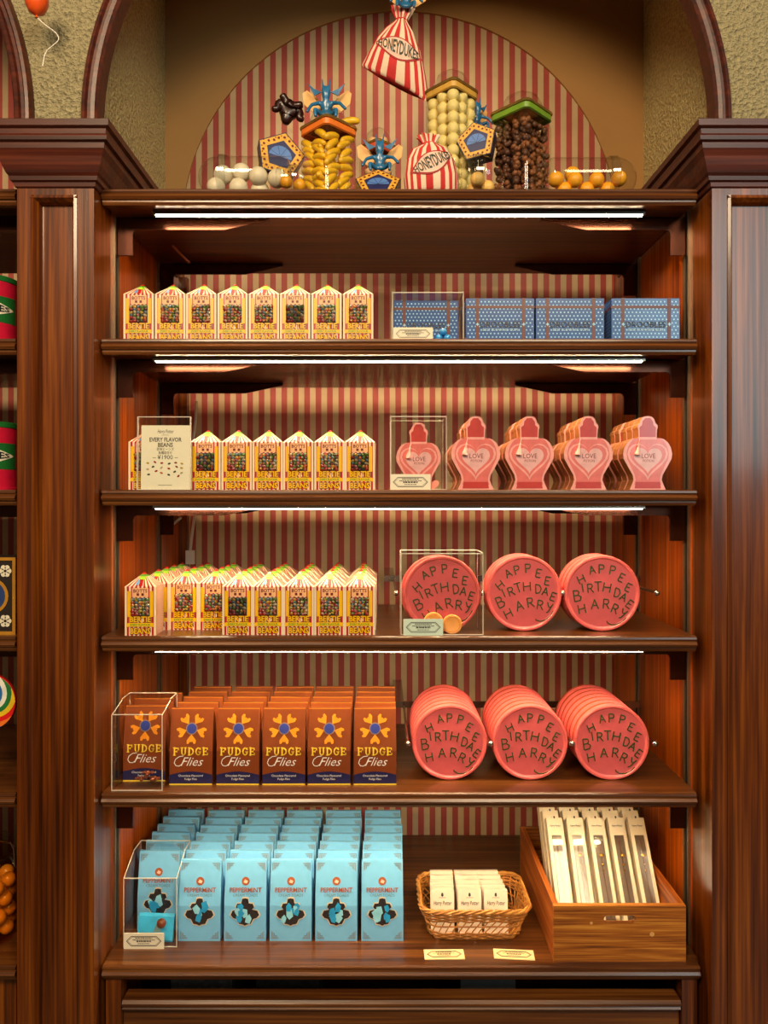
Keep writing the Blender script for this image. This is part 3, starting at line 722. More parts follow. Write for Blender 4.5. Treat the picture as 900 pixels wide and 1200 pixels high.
def rack(z, zs, xs, name):
    zz = zs; t = thing('tin_rack', 'steel rail with forward prongs holding the pink tins on the %s shelf' % name, 'rack', (0, 0, zz))
    yr = .285; x0 = min(xs)-.02
    MB().box(x0, XR-.0045, yr, yr+.006, -.006, .006).build('rail', STEEL, t)
    MB().box(x0, x0+.02, yr+.006, YB, -.006, .006).build('wall_bracket', STEEL, t)
    for x in xs:
        b = MB(); b.bar((x, .045, 0), (x, yr, 0), .0024, 8); b.build('prong', STEEL, t, smooth=40)
        MB().ball((x, .045, 0), .0050, 12, 8).build('ball_tip', STEEL, t, smooth=60)
p5 = [(XT5[0]+XT5[1])/2, (XT5[1]+XT5[2])/2]
rack(0, SH['s5']+TR, [XT5[0]-.0705]+p5+[XT5[2]+.0705], 'fifth')
rack(0, SH['s4']+TR, [XT4c-.0745, XT4c+.0685, (XT4[0]+XT4[1])/2+.0, XT4[1]+.092], 'fourth')

# ------------------------------------------------------------------ wedge cartons: fudge and peppermint
def wedge(b, w_, d, h, top=.006):
    hw = w_/2; tw = hw*.985
    y0, y1 = (d-top)/2, (d+top)/2
    vs = [(-hw, 0, 0), (hw, 0, 0), (hw, d, 0), (-hw, d, 0), (-hw, d*.04, h*.45), (hw, d*.04, h*.45), (hw, d*.96, h*.45), (-hw, d*.96, h*.45), (-tw, y0, h), (tw, y0, h), (tw, y1, h), (-tw, y1, h)]
    fs = [(0, 1, 5, 4), (4, 5, 9, 8), (1, 2, 6, 5), (5, 6, 10, 9), (2, 3, 7, 6), (6, 7, 11, 10), (3, 0, 4, 7), (7, 4, 8, 11), (8, 9, 10, 11), (0, 3, 2, 1)]
    return b.add(vs, fs)
def fmap(d, h, top=.006, eps=.0006):
    """maps flat print (x, z up the face) onto the leaning front"""
    y1, z1 = d*.04, h*.45; y2 = (d-top)/2
    def f(x, z, e=eps):
        if z < z1: return (x, y1*z/z1-e, z)
        return (x, y1+(y2-y1)*(z-z1)/(h-z1)-e, z)
    return f
def pface(b, pts, f, e=.0006, mi=0):
    return b.add([f(x, z, e) for x, z in pts], [tuple(range(len(pts)))], mi)
def ptext(s, size, m, t, f, cz, e=.0010, cx=0, **kw):
    me = text_mesh(s, size, m, **kw)
    for v in me.vertices: v.co = f(v.co.x+cx, v.co.z+cz, e)
    return link('lettering', me, t)
FW, FD, FH = .0702, .034, .1225
FB = mat('fudge_brown', (132, 62, 26), .3, coat=.5, var=.06); FN = mat('fudge_navy', (34, 32, 78), .35, coat=.4); FO = mat('fudge_orange', (246, 150, 30), .35); FBL = mat('fudge_blue', (50, 62, 142), .35); FGR = mat('fudge_ring', (150, 120, 110), .4); FY = mat('fudge_yellow', (246, 206, 60), .4); FWH = mat('fudge_white', (240, 232, 224), .4)
_v = lambda x: ([(x, 0), (x, 1)], .24)
SERIF = {'F': [_v(.2), ([(.2, .94), (.85, .94)], .13), ([(.2, .5), (.62, .5)], .13), ([(0, 0), (.42, 0)], .11), ([(0, 1), (.2, 1)], .11), ([(.85, .94), (.85, .70)], .13), ([(.62, .62), (.62, .40)], .11)],
         'U': [([(.22, 1), (.22, .32), (.34, .09), (.52, .03), (.70, .10), (.80, .32), (.80, 1)], .20), ([(.02, 1), (.42, 1)], .11), ([(.62, 1), (.98, 1)], .11)],
         'D': [_v(.22), ([(.22, .96), (.55, .94), (.82, .76), (.90, .5), (.82, .24), (.55, .06), (.22, .04)], .19), ([(.02, 0), (.22, 0)], .11), ([(.02, 1), (.22, 1)], .11)],
         'G': [([(.86, .76), (.68, .94), (.46, .97), (.24, .82), (.13, .5), (.24, .18), (.46, .03), (.68, .07), (.82, .2), (.82, .44)], .19), ([(.58, .46), (1, .46)], .12), ([(.88, .98), (.88, .72)], .11)],
         'E': [_v(.2), ([(.2, .94), (.82, .94)], .13), ([(.2, .5), (.62, .5)], .13), ([(.2, .06), (.86, .06)], .13), ([(0, 0), (.2, 0)], .11), ([(0, 1), (.2, 1)], .11), ([(.82, .94), (.82, .72)], .12), ([(.86, .06), (.86, .30)], .12), ([(.62, .62), (.62, .40)], .11)]}
def fudge(full=True):
    t = thing('fudge_carton', 'x', 'carton'); f = fmap(FD, FH); hw = FW/2
    wedge(MB(), FW, FD, FH).build('carton', FB, t)
    b = MB(); pface(b, [(-hw, 0), (hw, 0), (hw, .0022), (-hw, .0022)], f, .0004); b.build('gold_glint_edge', FY, t)
    b = MB(); pface(b, [(-hw*.985, FH-.0010), (hw*.985, FH-.0010), (hw*.985, FH-.0003), (-hw*.985, FH-.0003)], f, .0004); b.build('gold_glint_edge', FO, t)  # thin highlight along the top edge, painted as an orange line
    if not full: return t
    b = MB(); n = 12; low = [(-hw, .0025)]+[(hw, .0025)]; arcp = [(hw-2*hw*i/n, .0165+.0055*math.sin(PI*i/n)) for i in range(n+1)]
    pface(b, low+arcp, f, .0006); b.build('navy_band', FN, t)
    cz = .0905
    for k in range(5):
        b = MB()
        a = PI/2+PI/5+2*PI*k/5
        # a fly with two spread wings: fan of three lobes
        for da, r0, r1, wd in ((-.24, .010, .0250, .15), (0, .010, .0215, .15), (.24, .010, .0250, .15)):
            pts = [(math.cos(a)*.009, cz+math.sin(a)*.009), (math.cos(a+da-wd)*r1*.8, cz+math.sin(a+da-wd)*r1*.8), (math.cos(a+da-wd*.4)*r1, cz+math.sin(a+da-wd*.4)*r1), (math.cos(a+da+wd*.4)*r1*.97, cz+math.sin(a+da+wd*.4)*r1*.97), (math.cos(a+da+wd)*r1*.8, cz+math.sin(a+da+wd)*r1*.8)]
            pface(b, pts, f, .0006+.00005*k)
        b.build('printed_fly', FO, t)
    b = MB(); pface(b, disc(.0096, 20, (0, cz)), f, .0009); b.build('printed_ring', FGR, t)
    b = MB(); pface(b, disc(.0080, 20, (0, cz)), f, .0011); b.build('printed_disc', FBL, t)
    b = MB(); lw_, lh_, gap_ = .0098, .0118, .0022; xx = -(5*lw_+4*gap_)/2
    for ch in 'FUDGE':
        for pl, tw in SERIF[ch]:
            for (u0, v0), (u1, v1) in zip(pl, pl[1:]):
                p_, q_ = Vector((xx+u0*lw_, .0488+v0*lh_)), Vector((xx+u1*lw_, .0488+v1*lh_)); d_ = (q_-p_).normalized(); n_ = Vector((-d_.y, d_.x))*tw*lw_/2; p_ = p_-d_*tw*lw_*.35; q_ = q_+d_*tw*lw_*.35
                pface(b, [tuple(p_-n_), tuple(q_-n_), tuple(q_+n_), tuple(p_+n_)], f, .0010)
        xx += lw_+gap_
    b.build('lettering', FY, t)
    b = MB(); sw_ = [(-.012, .0475), (-.019, .0465), (-.025, .042), (-.027, .036), (-.024, .0315), (-.019, .031), (-.014, .0345), (-.010, .041)]
    for p_, q_ in zip(sw_, sw_[1:]):
        p_, q_ = Vector(p_), Vector(q_); d_ = (q_-p_).normalized(); n_ = Vector((-d_.y, d_.x))*.0006; pface(b, [tuple(p_-n_), tuple(q_-n_), tuple(q_+n_), tuple(p_+n_)], f, .0011)
    b.build('script_flourish', FWH, t)
    ptext('Flies', .0205, FWH, t, f, .0375, shear=.45, offset=-.005, wmax=.050)
    ptext('Chocolate Flavoured', .0048, FWH, t, f, .0152, wmax=.042); ptext('Fudge Flies', .0046, FWH, t, f, .0098, wmax=.024)
    return t
ff = Proto(fudge()); fr_ = Proto(fudge(False)); Yf = .030
for c_, px_ in enumerate((223.5, 278.5, 332.5, 385.5, 439.5)):
    cn = ['nearest the case', 'second from the case', 'third from the case', 'fourth from the case', 'nearest the tins'][c_]
    for r in range(5):
        lab = ('front brown fudge carton with orange and white lettering, column %s' % cn) if r == 0 else 'brown fudge carton, %s from the front, column %s' % (ORD[r], cn)
        (ff if r == 0 else fr_).put((PX(px_, Yf), Yf+r*.0362, SH['s5']), lab, 'brown fudge cartons', (0, 0, random.uniform(-.012, .012)))
ff.put((-.400, .046, SH['s5']), 'brown fudge carton inside the acrylic case with chocolates', 'brown fudge cartons')
for r in range(2): fr_.put((-.402+.004*r, .093+r*.037, SH['s5']), 'brown fudge carton, %s behind the acrylic case' % ORD[r], 'brown fudge cartons')
case(PX(131, .004), PX(190, .004), .004, .090, SH['s5'], .134, 'clear sloping acrylic case over one brown fudge carton and chocolates', slope=.012)
tag(MB().box(-.016, .016, 0, .022, 0, .008).build('riser', ACRYL, None, loc=(PX(172, .012), .012, SH['s5'])), 'small clear block under the chocolate flies', 'block')
CHOC = mat('chocolate', (124, 58, 26), .3, coat=.4, var=.2)
def choc_fly(loc, label, rz):
    t = thing('chocolate_fly', label, 'candy', loc, (0, 0, rz))
    MB().ball((0, 0, .0045), .0045, 10, 7, 0, (.75, 1.2, 1)).ball((0, -.0062, .005), .0028, 8, 6).build('body', CHOC, t, smooth=70)
    for s in (-1, 1): MB().poly([(s*.002, 0), (s*.009, -.004), (s*.0105, .003), (s*.006, .007), (s*.002, .004)], .005, .0064, plane='XY').build('wing', CHOC, t)
zb = SH['s5']+.008
choc_fly((PX(165, .02), .023, zb), 'chocolate fly on the clear block, nearer the side wall', .3)
choc_fly((PX(180, .02), .024, zb), 'chocolate fly on the clear block, nearer the open cartons', -.5)
choc_fly((PX(172.5, .02), .0235, zb+.0088), 'chocolate fly perched on top of the other two', 0)

MW, MD_, MH = .0708, .0325, .1305
MBL = mat('mint_blue', (116, 184, 226), .3, coat=.5, var=.05); MOR = mat('mint_ornament', (120, 124, 130), .4); MCO = mat('mint_copper', (176, 92, 56), .35, metal=.3); MDK = mat('mint_window_dark', (44, 40, 42), .25, coat=.6); MCY = mat('mint_cyan', (40, 150, 204), .25, coat=.6); MCY2 = mat('mint_cyan_light', (140, 206, 226), .25, coat=.6)
def mint(full=True, v=0):
    t = thing('mint_carton', 'x', 'carton'); f = fmap(MD_, MH); hw = MW/2
    wedge(MB(), MW, MD_, MH).build('carton', MBL, t)
    for sx in (-1, 1):
        for zz, sz in (((.004, 1), (MH-.004, -1)) if full else ((MH-.004, -1),)):
            X0 = sx*(hw-.003); b = MB()
            for a, c, l in ((0, .0, .014), (.0022, .0022, .010), (.0044, .0044, .006)):
                pface(b, [(X0-sx*a, zz+sz*c), (X0-sx*(a+l), zz+sz*c), (X0-sx*(a+l*.8), zz+sz*(c+.0012)), (X0-sx*a, zz+sz*(c+.0012))], f)
                pface(b, [(X0-sx*a, zz+sz*c), (X0-sx*(a+.0012), zz+sz*c), (X0-sx*(a+.0012), zz+sz*(c+l*.8)), (X0-sx*a, zz+sz*(c+l))], f)
            b.build('corner_ornament', MOR, t)
    if not full: return t
    b = MB(); pface(b, disc(.0068, 16, (0, .0975)), f); b.build('printed_seal', MCO, t)
    b = MB(); pface(b, [(-.0035, .096), (.002, .094), (.004, .098), (-.001, .1005)], f, .0010); b.build('printed_seal_mark', mat('mint_mark', (236, 190, 160), .4), t)
    ptext('PEPPERMINT', .0105, MCO, t, f, .0835, offset=.02, wmax=.054)
    ptext('CREAM TOADS', .0062, mat('mint_grey', (92, 112, 120), .4), t, f, .0755, wmax=.05)
    cz = .047
    out = [(0, .024), (.005, .023), (.0065, .016), (.013, .0155), (.0155, .010), (.012, .006), (.021, .004), (.024, -.003), (.020, -.008), (.014, -.010), (.010, -.018), (.004, -.019), (0, -.021)]
    ol = [(x, cz+z) for x, z in out]+[(-x, cz+z) for x, z in out[-2:0:-1]]
    b = MB(); pface(b, [(x*1.09, cz+(z-cz)*1.09) for x, z in ol], f, .0006); b.build('window_border', mat('mint_tan', (214, 190, 160), .4), t)
    b = MB(); pface(b, ol, f, .0009); b.build('window_cutout', MDK, t)
    rr = random.Random(v); b = MB()
    for k in range(7):
        cx = rr.uniform(-.012, .012); c2 = cz+rr.uniform(-.010, .012); a0 = rr.uniform(0, PI); s = rr.uniform(.006, .0095)
        pface(b, [(cx+s*math.cos(a0+q)*w_, c2+s*math.sin(a0+q)) for q, w_ in ((0, .9), (1.3, .6), (2.4, .9), (3.6, .7), (5, .6))], f, .0011+.00006*k, k % 2)
    b.build('foil_wrappers', [MCY, MCY2], t)
    return t
Ym = .064
mr = Proto(mint(False))
mcol = ['nearest the case', 'second from the case', 'third from the case', 'fourth from the case', 'nearest the basket']
for c_, px_ in enumerate((233.5, 287, 340.5, 394, 448)):
    o = mint(True, c_); o.location = (PX(px_, Ym), Ym, SH['s6']); tag(o, 'front light blue peppermint carton, column %s' % mcol[c_], 'carton', 'light blue peppermint cartons')
    for r in range(1, 7):
        mr.put((PX(px_, Ym)+.0006*r*random.uniform(0, 1), Ym+r*.0340, SH['s6']), 'light blue peppermint carton, %s from the front, column %s' % (ORD[r], mcol[c_]), 'light blue peppermint cartons', (0, 0, random.uniform(-.012, .012)))
o = mint(True, 9); o.location = (-.3925, .096, SH['s6']); tag(o, 'light blue peppermint carton inside the sloping acrylic case', 'carton', 'light blue peppermint cartons')
for r in range(1, 6): mr.put((-.3945+.0003*r, .102+r*.0340, SH['s6']), 'light blue peppermint carton, %s behind the acrylic case' % ORD[r-1], 'light blue peppermint cartons')
case(PX(145, .046), PX(207, .046), .046, .134, SH['s6'], .136, 'clear sloping acrylic case over one light blue carton and a sachet', slope=.022)
card(PX(168.5, .041), .041, SH['s6'], .067, .0265, 'cream price card in front of the cased light blue carton')
t = thing('sachet', 'bright blue foil sachet in the acrylic case, behind the price card', 'sachet', (PX(181, .06), .062, SH['s6']), (-.25, .04, 0))
b = MB(); n = 8; rings = []
MB().loft([[(-.030+q*.0, y, z) for q, y in ((0, -.001), (0, .001))]+[(.030, .001, z), (.030, -.001, z)] if k in (0, 4) else [(-.030, -.004, z), (-.030, .004, z), (.030, .004, z), (.030, -.004, z)] for k, z in enumerate((0, .004, .022, .040, .044))]).build('pouch', mat('sachet_blue', (60, 176, 224), .25, coat=.5, var=.15, scale=40), t)
MB().face([(-.018, .006), (.006, .006), (.006, .010), (-.018, .010)], -.0046).face([(-.004, .016), (.010, .016), (.003, .034)], -.0046).build('printed_mark', mat('sachet_grey', (120, 150, 150), .4), t)
t = thing('chocolate_ball', 'round brown chocolate beside the blue sachet in the case', 'candy', (PX(189, .055), .0555, SH['s6']+.0265))
MB().ball((0, 0, .008), .008, 14, 9, 0, (1, .9, 1)).build('chocolate', CHOC, t, smooth=80); 
MB().lathe([(.0001, -.0265), (.005, -.0265), (.005, -.0255), (.0012, -.025), (.0012, .0005), (.0001, .0008)], 12, 'Z').build('clear_stand', ACRYL, t)

# ------------------------------------------------------------------ basket of small packs
z6 = SH['s6']; BX = PX(553.5, .11); BY = .118
t = thing('wicker_basket', 'honey-coloured wicker basket holding small white packs', 'basket', (BX, BY, z6))
WK = mat('wicker', (170, 106, 40), .55, var=.3, scale=90); WKL = mat('wicker_light', (190, 128, 56), .5, var=.25, scale=90)
def rr_pts(hx, hy, rad, n):
    """rounded rectangle, n points evenly by length"""
    segs = []
    P = []
    for cx, cy, a0 in ((hx-rad, hy-rad, 0), (-hx+rad, hy-rad, PI/2), (-hx+rad, -hy+rad, PI), (hx-rad, -hy+rad, 3*PI/2)):
        for i in range(9): P.append(Vector((cx+rad*math.cos(a0+PI/2*i/8), cy+rad*math.sin(a0+PI/2*i/8), 0)))
    P.append(P[0]); L = [0]
    for a, c in zip(P, P[1:]): L.append(L[-1]+(c-a).length)
    out = []
    j = 0
    for k in range(n):
        s = L[-1]*k/n
        while L[j+1] < s: j += 1
        u = (s-L[j])/max(1e-9, L[j+1]-L[j]); out.append(P[j].lerp(P[j+1], u))
    return out
def dims(z): u = z/.056; return .076+.017*u, .050+.016*u
N = 72
def strand(b, z, ph, r, amp=.0022):
    hx, hy = dims(z); q = rr_pts(hx, hy, .026, N); pts = []
    for k, p in enumerate(q):
        d = Vector((p.x/hx**1.6, p.y/hy**1.6, 0)).normalized()
        pts.append((p.x+d.x*amp*math.cos(PI*k/2+ph), p.y+d.y*amp*math.cos(PI*k/2+ph), z+.0004*math.sin(k*1.7)))
    b.tube(pts, r, 5, closed=True)
b = MB(); z = .003; i = 0
while z < .014: strand(b, z, PI*(i % 2), .0016); z += .0029; i += 1
z = .0365
while z < .051: strand(b, z, PI*(i % 2), .0016); z += .0029; i += 1
b.build('weave', WK, t, smooth=60, kind='stuff')
b = MB(); M_ = 44
for k in range(M_):
    for dk in (-1, 1):
        a = rr_pts(*dims(.002), .026, M_)[k]; c_ = rr_pts(*dims(.015), .026, M_)[k]; d = rr_pts(*dims(.037), .026, M_)[(k+dk) % M_]; e = rr_pts(*dims(.052), .026, M_)[(k+dk) % M_]
        if dk == 1: b.tube([(a.x, a.y, .002), (c_.x, c_.y, .015), (d.x, d.y, .037), (e.x, e.y, .053)], .0011, 5)
b.build('stakes', WKL, t, smooth=60, kind='stuff')
hx, hy = dims(.025); b = MB(); q = rr_pts(hx, hy, .026, 60)
b.tube([(p.x, p.y, .0255) for p in q], .0014, 5, closed=True); b.build('middle_strand', WK, t, smooth=60)
for ph in range(3):
    hx, hy = dims(.056); q = rr_pts(hx, hy, .026, 120); pts = []
    for k, p in enumerate(q):
        a = 2*PI*k/10+2*PI*ph/3; d = Vector((p.x/hx**1.6, p.y/hy**1.6, 0)).normalized()
        pts.append((p.x+d.x*.0026*math.cos(a), p.y+d.y*.0026*math.cos(a), .055+.0026*math.sin(a)))
    MB().tube(pts, .0021, 5, closed=True).build('braided_rim', WKL if ph else WK, t, smooth=60)
hx, hy = dims(0); MB().poly([(p.x, p.y) for p in rr_pts(hx, hy, .026, 32)], .0, .002, plane='XY').build('basket_base', WK, t)
PKW, PKH = .0405, .071
def pack():
    t = thing('small_pack', 'x', 'pack')
    MB().box(-PKW/2, PKW/2, 0, .0105, 0, PKH).build('packet', mat('pack_white', (228, 208, 184), .4, coat=.3, var=.03), t)
    MB().box(-PKW/2-.0015, PKW/2+.0015, .004, .0055, PKH, PKH+.004).build('clear_flap', ACRYL, t)
    y = -.0004
    letter('Harry Potter', .0095, INK, t, (0, y, .0500), shear=.2, wmax=.031, offset=.01)
    MB().face([(-.0022, .0620), (0, .060), (.0022, .0620), (.0014, .0665), (-.0014, .0665)], y).face([(-.006, .0585), (.006, .0585), (.006, .0592), (-.006, .0592)], y).build('printed_crest', INK, t)
    MB().face([(-.0026, .034), (0, .030), (.0026, .034), (.0018, .040), (-.0018, .040)], y).build('printed_crest', DKRED, t)
    return t
pk = Proto(pack())
for c_, x in enumerate((.1005, .1475, .1925)):
    for r in range(5):
        cn = ['nearest the blue cartons', 'in the middle', 'nearest the crate'][c_]
        pk.put((x+(.003 if c_ == 0 else 0)*r*.3-(.0015*r if c_ == 2 else 0), .0785+r*.0162, z6+.0025), 'small white pack in the basket, %s, row %s' % ('front one' if r == 0 else ORD[r]+' from the front', cn), 'small white packs in the basket', (-.17, 0, random.uniform(-.02, .02)))
CARDY = mat('card_yellow', (236, 206, 150), .6, var=.03)
card(PX(521, .02), PX(0, 0)*0+.012, z6+.0013, .0655, .026, 'small yellow price card lying on the counter in front of the basket', (-PI/2, 0, .02), CARDY)
card(PX(602, .02), .012, z6+.0013, .0655, .026, 'small yellow price card lying on the counter close to the crate', (-PI/2, 0, -.08), CARDY)

# ------------------------------------------------------------------ crate with wand boxes
cx0, cx1, cy0, cy1, ch, th = .2737, .4872, .006, .304, .0905, .009
t = thing('wooden_crate', 'open pine crate with handle slot, full of slim cream boxes', 'crate', ((cx0+cx1)/2, cy0, z6)); hw = (cx1-cx0)/2; dp = cy1-cy0
# front board with a handle slot
sx0, sx1, sz0, sz1 = -.026, .026, .062, .075; b = MB()
outer = [(-hw, 0), (hw, 0), (hw, ch), (-hw, ch)]
slot = [((sx1-.0065)*s+.0065*math.cos(a)*1, (sz0+sz1)/2+.0065*math.sin(a)) for s, a in [(1, -PI/2+PI*i/8) for i in range(9)]]+[(-(sx1-.0065)+.0065*math.cos(a), (sz0+sz1)/2+.0065*math.sin(a)) for a in [PI/2+PI*i/8 for i in range(9)]]
for y in (0, th):
    b.add([(-hw, y, 0), (hw, y, 0), (hw, y, sz0), (-hw, y, sz0)], [(0, 1, 2, 3)]); b.add([(-hw, y, sz1), (hw, y, sz1), (hw, y, ch), (-hw, y, ch)], [(0, 1, 2, 3)])
    R9 = slot[:9]; L9 = slot[9:]
    for i in range(8): b.add([(R9[i][0], y, R9[i][1]), (hw, y, R9[i][1]), (hw, y, R9[i+1][1]), (R9[i+1][0], y, R9[i+1][1])], [(0, 1, 2, 3)]); b.add([(L9[i][0], y, L9[i][1]), (-hw, y, L9[i][1]), (-hw, y, L9[i+1][1]), (L9[i+1][0], y, L9[i+1][1])], [(0, 1, 2, 3)])
for i in range(18): a, c_ = slot[i], slot[(i+1) % 18]; b.add([(a[0], 0, a[1]), (c_[0], 0, c_[1]), (c_[0], th, c_[1]), (a[0], th, a[1])], [(0, 1, 2, 3)])
for (a, c_) in zip(outer, outer[1:]+outer[:1]): b.add([(a[0], 0, a[1]), (c_[0], 0, c_[1]), (c_[0], th, c_[1]), (a[0], th, a[1])], [(0, 1, 2, 3)])
b.build('front_board', PINE, t)
MB().box(-hw, -hw+th, th, dp-th, 0, ch).build('side_board', PINEY, t); MB().box(hw-th, hw, th, dp-th, 0, ch).build('side_board', PINEY, t)
MB().box(-hw, hw, dp-th, dp, 0, ch).build('back_board', PINE, t); MB().box(-hw+th, hw-th, th, dp-th, .002, .007).build('bottom_board', PINE, t)
for (kx, kz, r) in ((.052, .045, .004), (-.046, .063, .0025)):
    MB().face(disc(r, 10, (kx, kz)), -.0003).build('knot', mat('pine_knot', (214, 158, 92), .5), t)
WBW, WBD, WBL = .0292, .0195, .192
WCR = mat('wand_box_cream', (226, 206, 172), .45, var=.03); WWIN = mat('wand_window_brown', (96, 72, 52), .3, var=.2); WND = mat('wand_wood', (96, 52, 26), .4, var=.3); WGD = mat('wand_gold', (206, 160, 60), .25, metal=.8)
def wandbox():
    t = thing('wand_box', 'x', 'box')
    MB().box(-WBW/2, WBW/2, 0, WBD, 0, WBL).build('carton', WCR, t)
    MB().box(-.0085, .0085, -.0004, .0006, .012, .160).build('window', WWIN, t)
    b = MB(); b.tube([(.001, -.0022, .02), (.0005, -.0022, .07), (0, -.0022, .105), (.0012, -.0022, .118), (0, -.0022, .124), (-.0006, -.0022, .15)], [.0008, .0012, .0016, .0026, .0017, .0021], 6); b.build('wand', WND, t, smooth=50)
    MB().ball((.0007, -.0026, .124), .0042, 8, 6, 0, (1, .5, 1)).ball((0, -.0026, .108), .0026, 8, 6).ball((0, -.0026, .098), .002, 8, 6).build('gold_ornament', WGD, t, smooth=60)
    MB().box(-.0088, .0088, -.0056, -.0052, .012, .160).build('window_pane', glass('wand_window_film', (.97, .96, .93), 1.5, .08, .03) if 'wand_window_film' not in MATS else MATS['wand_window_film'], t)
    letter('Harry Potter', .006, INK, t, (0, -.0004, .177), shear=.2, wmax=.02)
    MB().face([(-.0018, .192), (0, .190), (.0018, .192), (.001, .195), (-.001, .195)], -.0004).face([(-.007, .177), (.007, .177), (.007, .1776), (-.007, .1776)], -.0004).build('printed_crest', INK, t)
    return t
wp = Proto(wandbox()); wp.o.scale = (1, 1, .94); lean = -math.radians(35.5)
for r in range(3):
    for c_ in range(5):
        x = .296+WBW/2+.0372*c_+random.uniform(-.001, .001)
        wp.put((x, .060+.0325*r, z6+.0075+.0118), 'slim cream wand box in the crate, %s row, %s from the basket side' % (['front', 'second', 'back'][r], ORD[c_]), 'slim cream wand boxes in the crate', (lean, 0, 0))

# ------------------------------------------------------------------ top shelf: jars, bags, boxes, figurines
zt = SH['s1']
def rsq(h, rad, n=6):
    P = []
    for cx, cy, a0 in ((h-rad, h-rad, 0), (-h+rad, h-rad, PI/2), (-h+rad, -h+rad, PI), (h-rad, -h+rad, 3*PI/2)):
        for i in range(n): P.append((cx+rad*math.cos(a0+PI/2*i/(n-1)), cy+rad*math.sin(a0+PI/2*i/(n-1))))
    return P
def square_jar(x, y, half, h, lidm, label, rz=PI/4, dome=True):
    t = thing('candy_jar', label, 'jar', (x, y, zt), (0, 0, rz))
    rings = [[(a, c_, z) for a, c_ in rsq(k*half, .010)] for z, k in ((.0008, .86), (.004, .97), (.012, 1), (h-.012, 1), (h-.004, .95), (h, .90))]
    MB().loft(rings, cap=False).build('glass_body', GLASS, t, smooth=40)
    MB().loft([[(a, c_, z) for a, c_ in rsq(.88*half, .010)] for z in (.0, .0012)]).build('glass_foot', GLASS, t, smooth=30)
    MB().loft([[(a, c_, z) for a, c_ in rsq(k*half, .010)] for z, k in ((h, .93), (h+.0015, 1.0), (h+.010, 1.0), (h+.0115, .97))], cap=False).build('lid_band', lidm, t, smooth=30)
    MB().loft([[(a, c_, z) for a, c_ in rsq(k*half, .010)] for z, k in ((h+.0118, 1.03), (h+.014, 1.05), (h+.016, 1.03))]).build('lid_rim', mat('lid_brass', (176, 140, 74), .25, metal=.7), t, smooth=30)
    if dome: MB().lathe([(half*.92, h+.016), (half*.9, h+.027), (half*.72, h+.040), (half*.4, h+.048), (.0005, h+.051)], 28, 'Z').build('glass_dome', GLASS, t, smooth=80)
    return t
def inside(x, y, rz, p):
    c_, s = math.cos(rz), math.sin(rz); return (x+p[0]*c_-p[1]*s, y+p[0]*s+p[1]*c_, zt+p[2])
# jar of yellow banana candies
jx, jy = PX(385, .11), .11; JH = .036*1.02; jh = PZ(141, .06)-zt-.004
square_jar(jx, jy, JH, jh, mat('lid_orange', (232, 120, 40), .4), 'tall square glass jar of yellow banana candies with orange lid band')
BAN = mat('banana_yellow', (236, 184, 30), .4, var=.1, coat=.2)
bm_ = MB(); bm_.tube([(-.0168, 0, 0), (-.015, 0, .0006), (-.008, 0, .0022), (0, 0, .0028), (.008, 0, .0022), (.015, 0, .0006), (.0168, 0, 0)], [.0016, .0046, .0060, .0064, .0060, .0046, .0016], 9)
bme = bm_.mesh('banana_candy', BAN, 70); nban = 0
def banana(p, rot, lab='yellow banana-shaped candy in the tall jar with orange band', grp='banana candies in the tall jar'):
    o = link('banana_candy', bme, None, p); o.rotation_euler = rot; return tag(o, lab, 'candy', grp)
for face in (0, 1):
    for lay in (0, 1):
        nr = 10 if lay == 0 else 5
        for r in range(nr):
            for c_ in range(2):
                u = (-.0165 if c_ == 0 else .0135)+random.uniform(-.005, .005); dpt = -JH+.0085+lay*.0145
                z = .010+(r+.5*(c_ if lay == 0 else 0))*(jh-.018)/(nr-.3)+random.uniform(-.0015, .0015)
                tilt = .55+random.uniform(-.38, .30)
                if face == 0: p, rz = (u, dpt, z), PI/4
                else: p, rz = (dpt, -u+.003, z), PI/4-PI/2; 
                q = inside(jx, jy, PI/4, p); banana(q, (0, tilt if face == 1 else -tilt, rz)); nban += 1
# jar of pale yellow balls
qx, qy = PX(529, .13), .13; QH = .035; qh = PZ(95, .09)-zt-.012
square_jar(qx, qy, QH, qh, mat('lid_gold', (206, 160, 70), .4), 'tallest square glass jar, filled with pale yellow candy balls')
PALE = mat('pale_ball', (238, 218, 140), .45, var=.06, bump=.3, bscale=600)
pme = MB().ball((0, 0, 0), .0116, 14, 9).mesh('candy_ball', PALE, 80)
for k in range(12):
    for i in range(3):
        for j in range(3):
            z = .0125+k*.0192
            if z > qh-.006 or (i == 1 and j == 1): continue
            p = inside(qx, qy, PI/4, ((i-1)*.0222+random.uniform(-.0008, .0008)*(i == 1), (j-1)*.0222, z+((i+j) % 2)*.004+random.uniform(-.0004, .0004)))
            tag(link('candy_ball', pme, None, p), 'pale yellow candy ball in the tallest square jar', 'candy', 'pale candy balls in the tallest jar')
tag(link('candy_ball', pme, None, (qx, qy, zt+qh+.0278)), 'pale yellow candy ball under the glass dome of the tallest jar', 'candy')
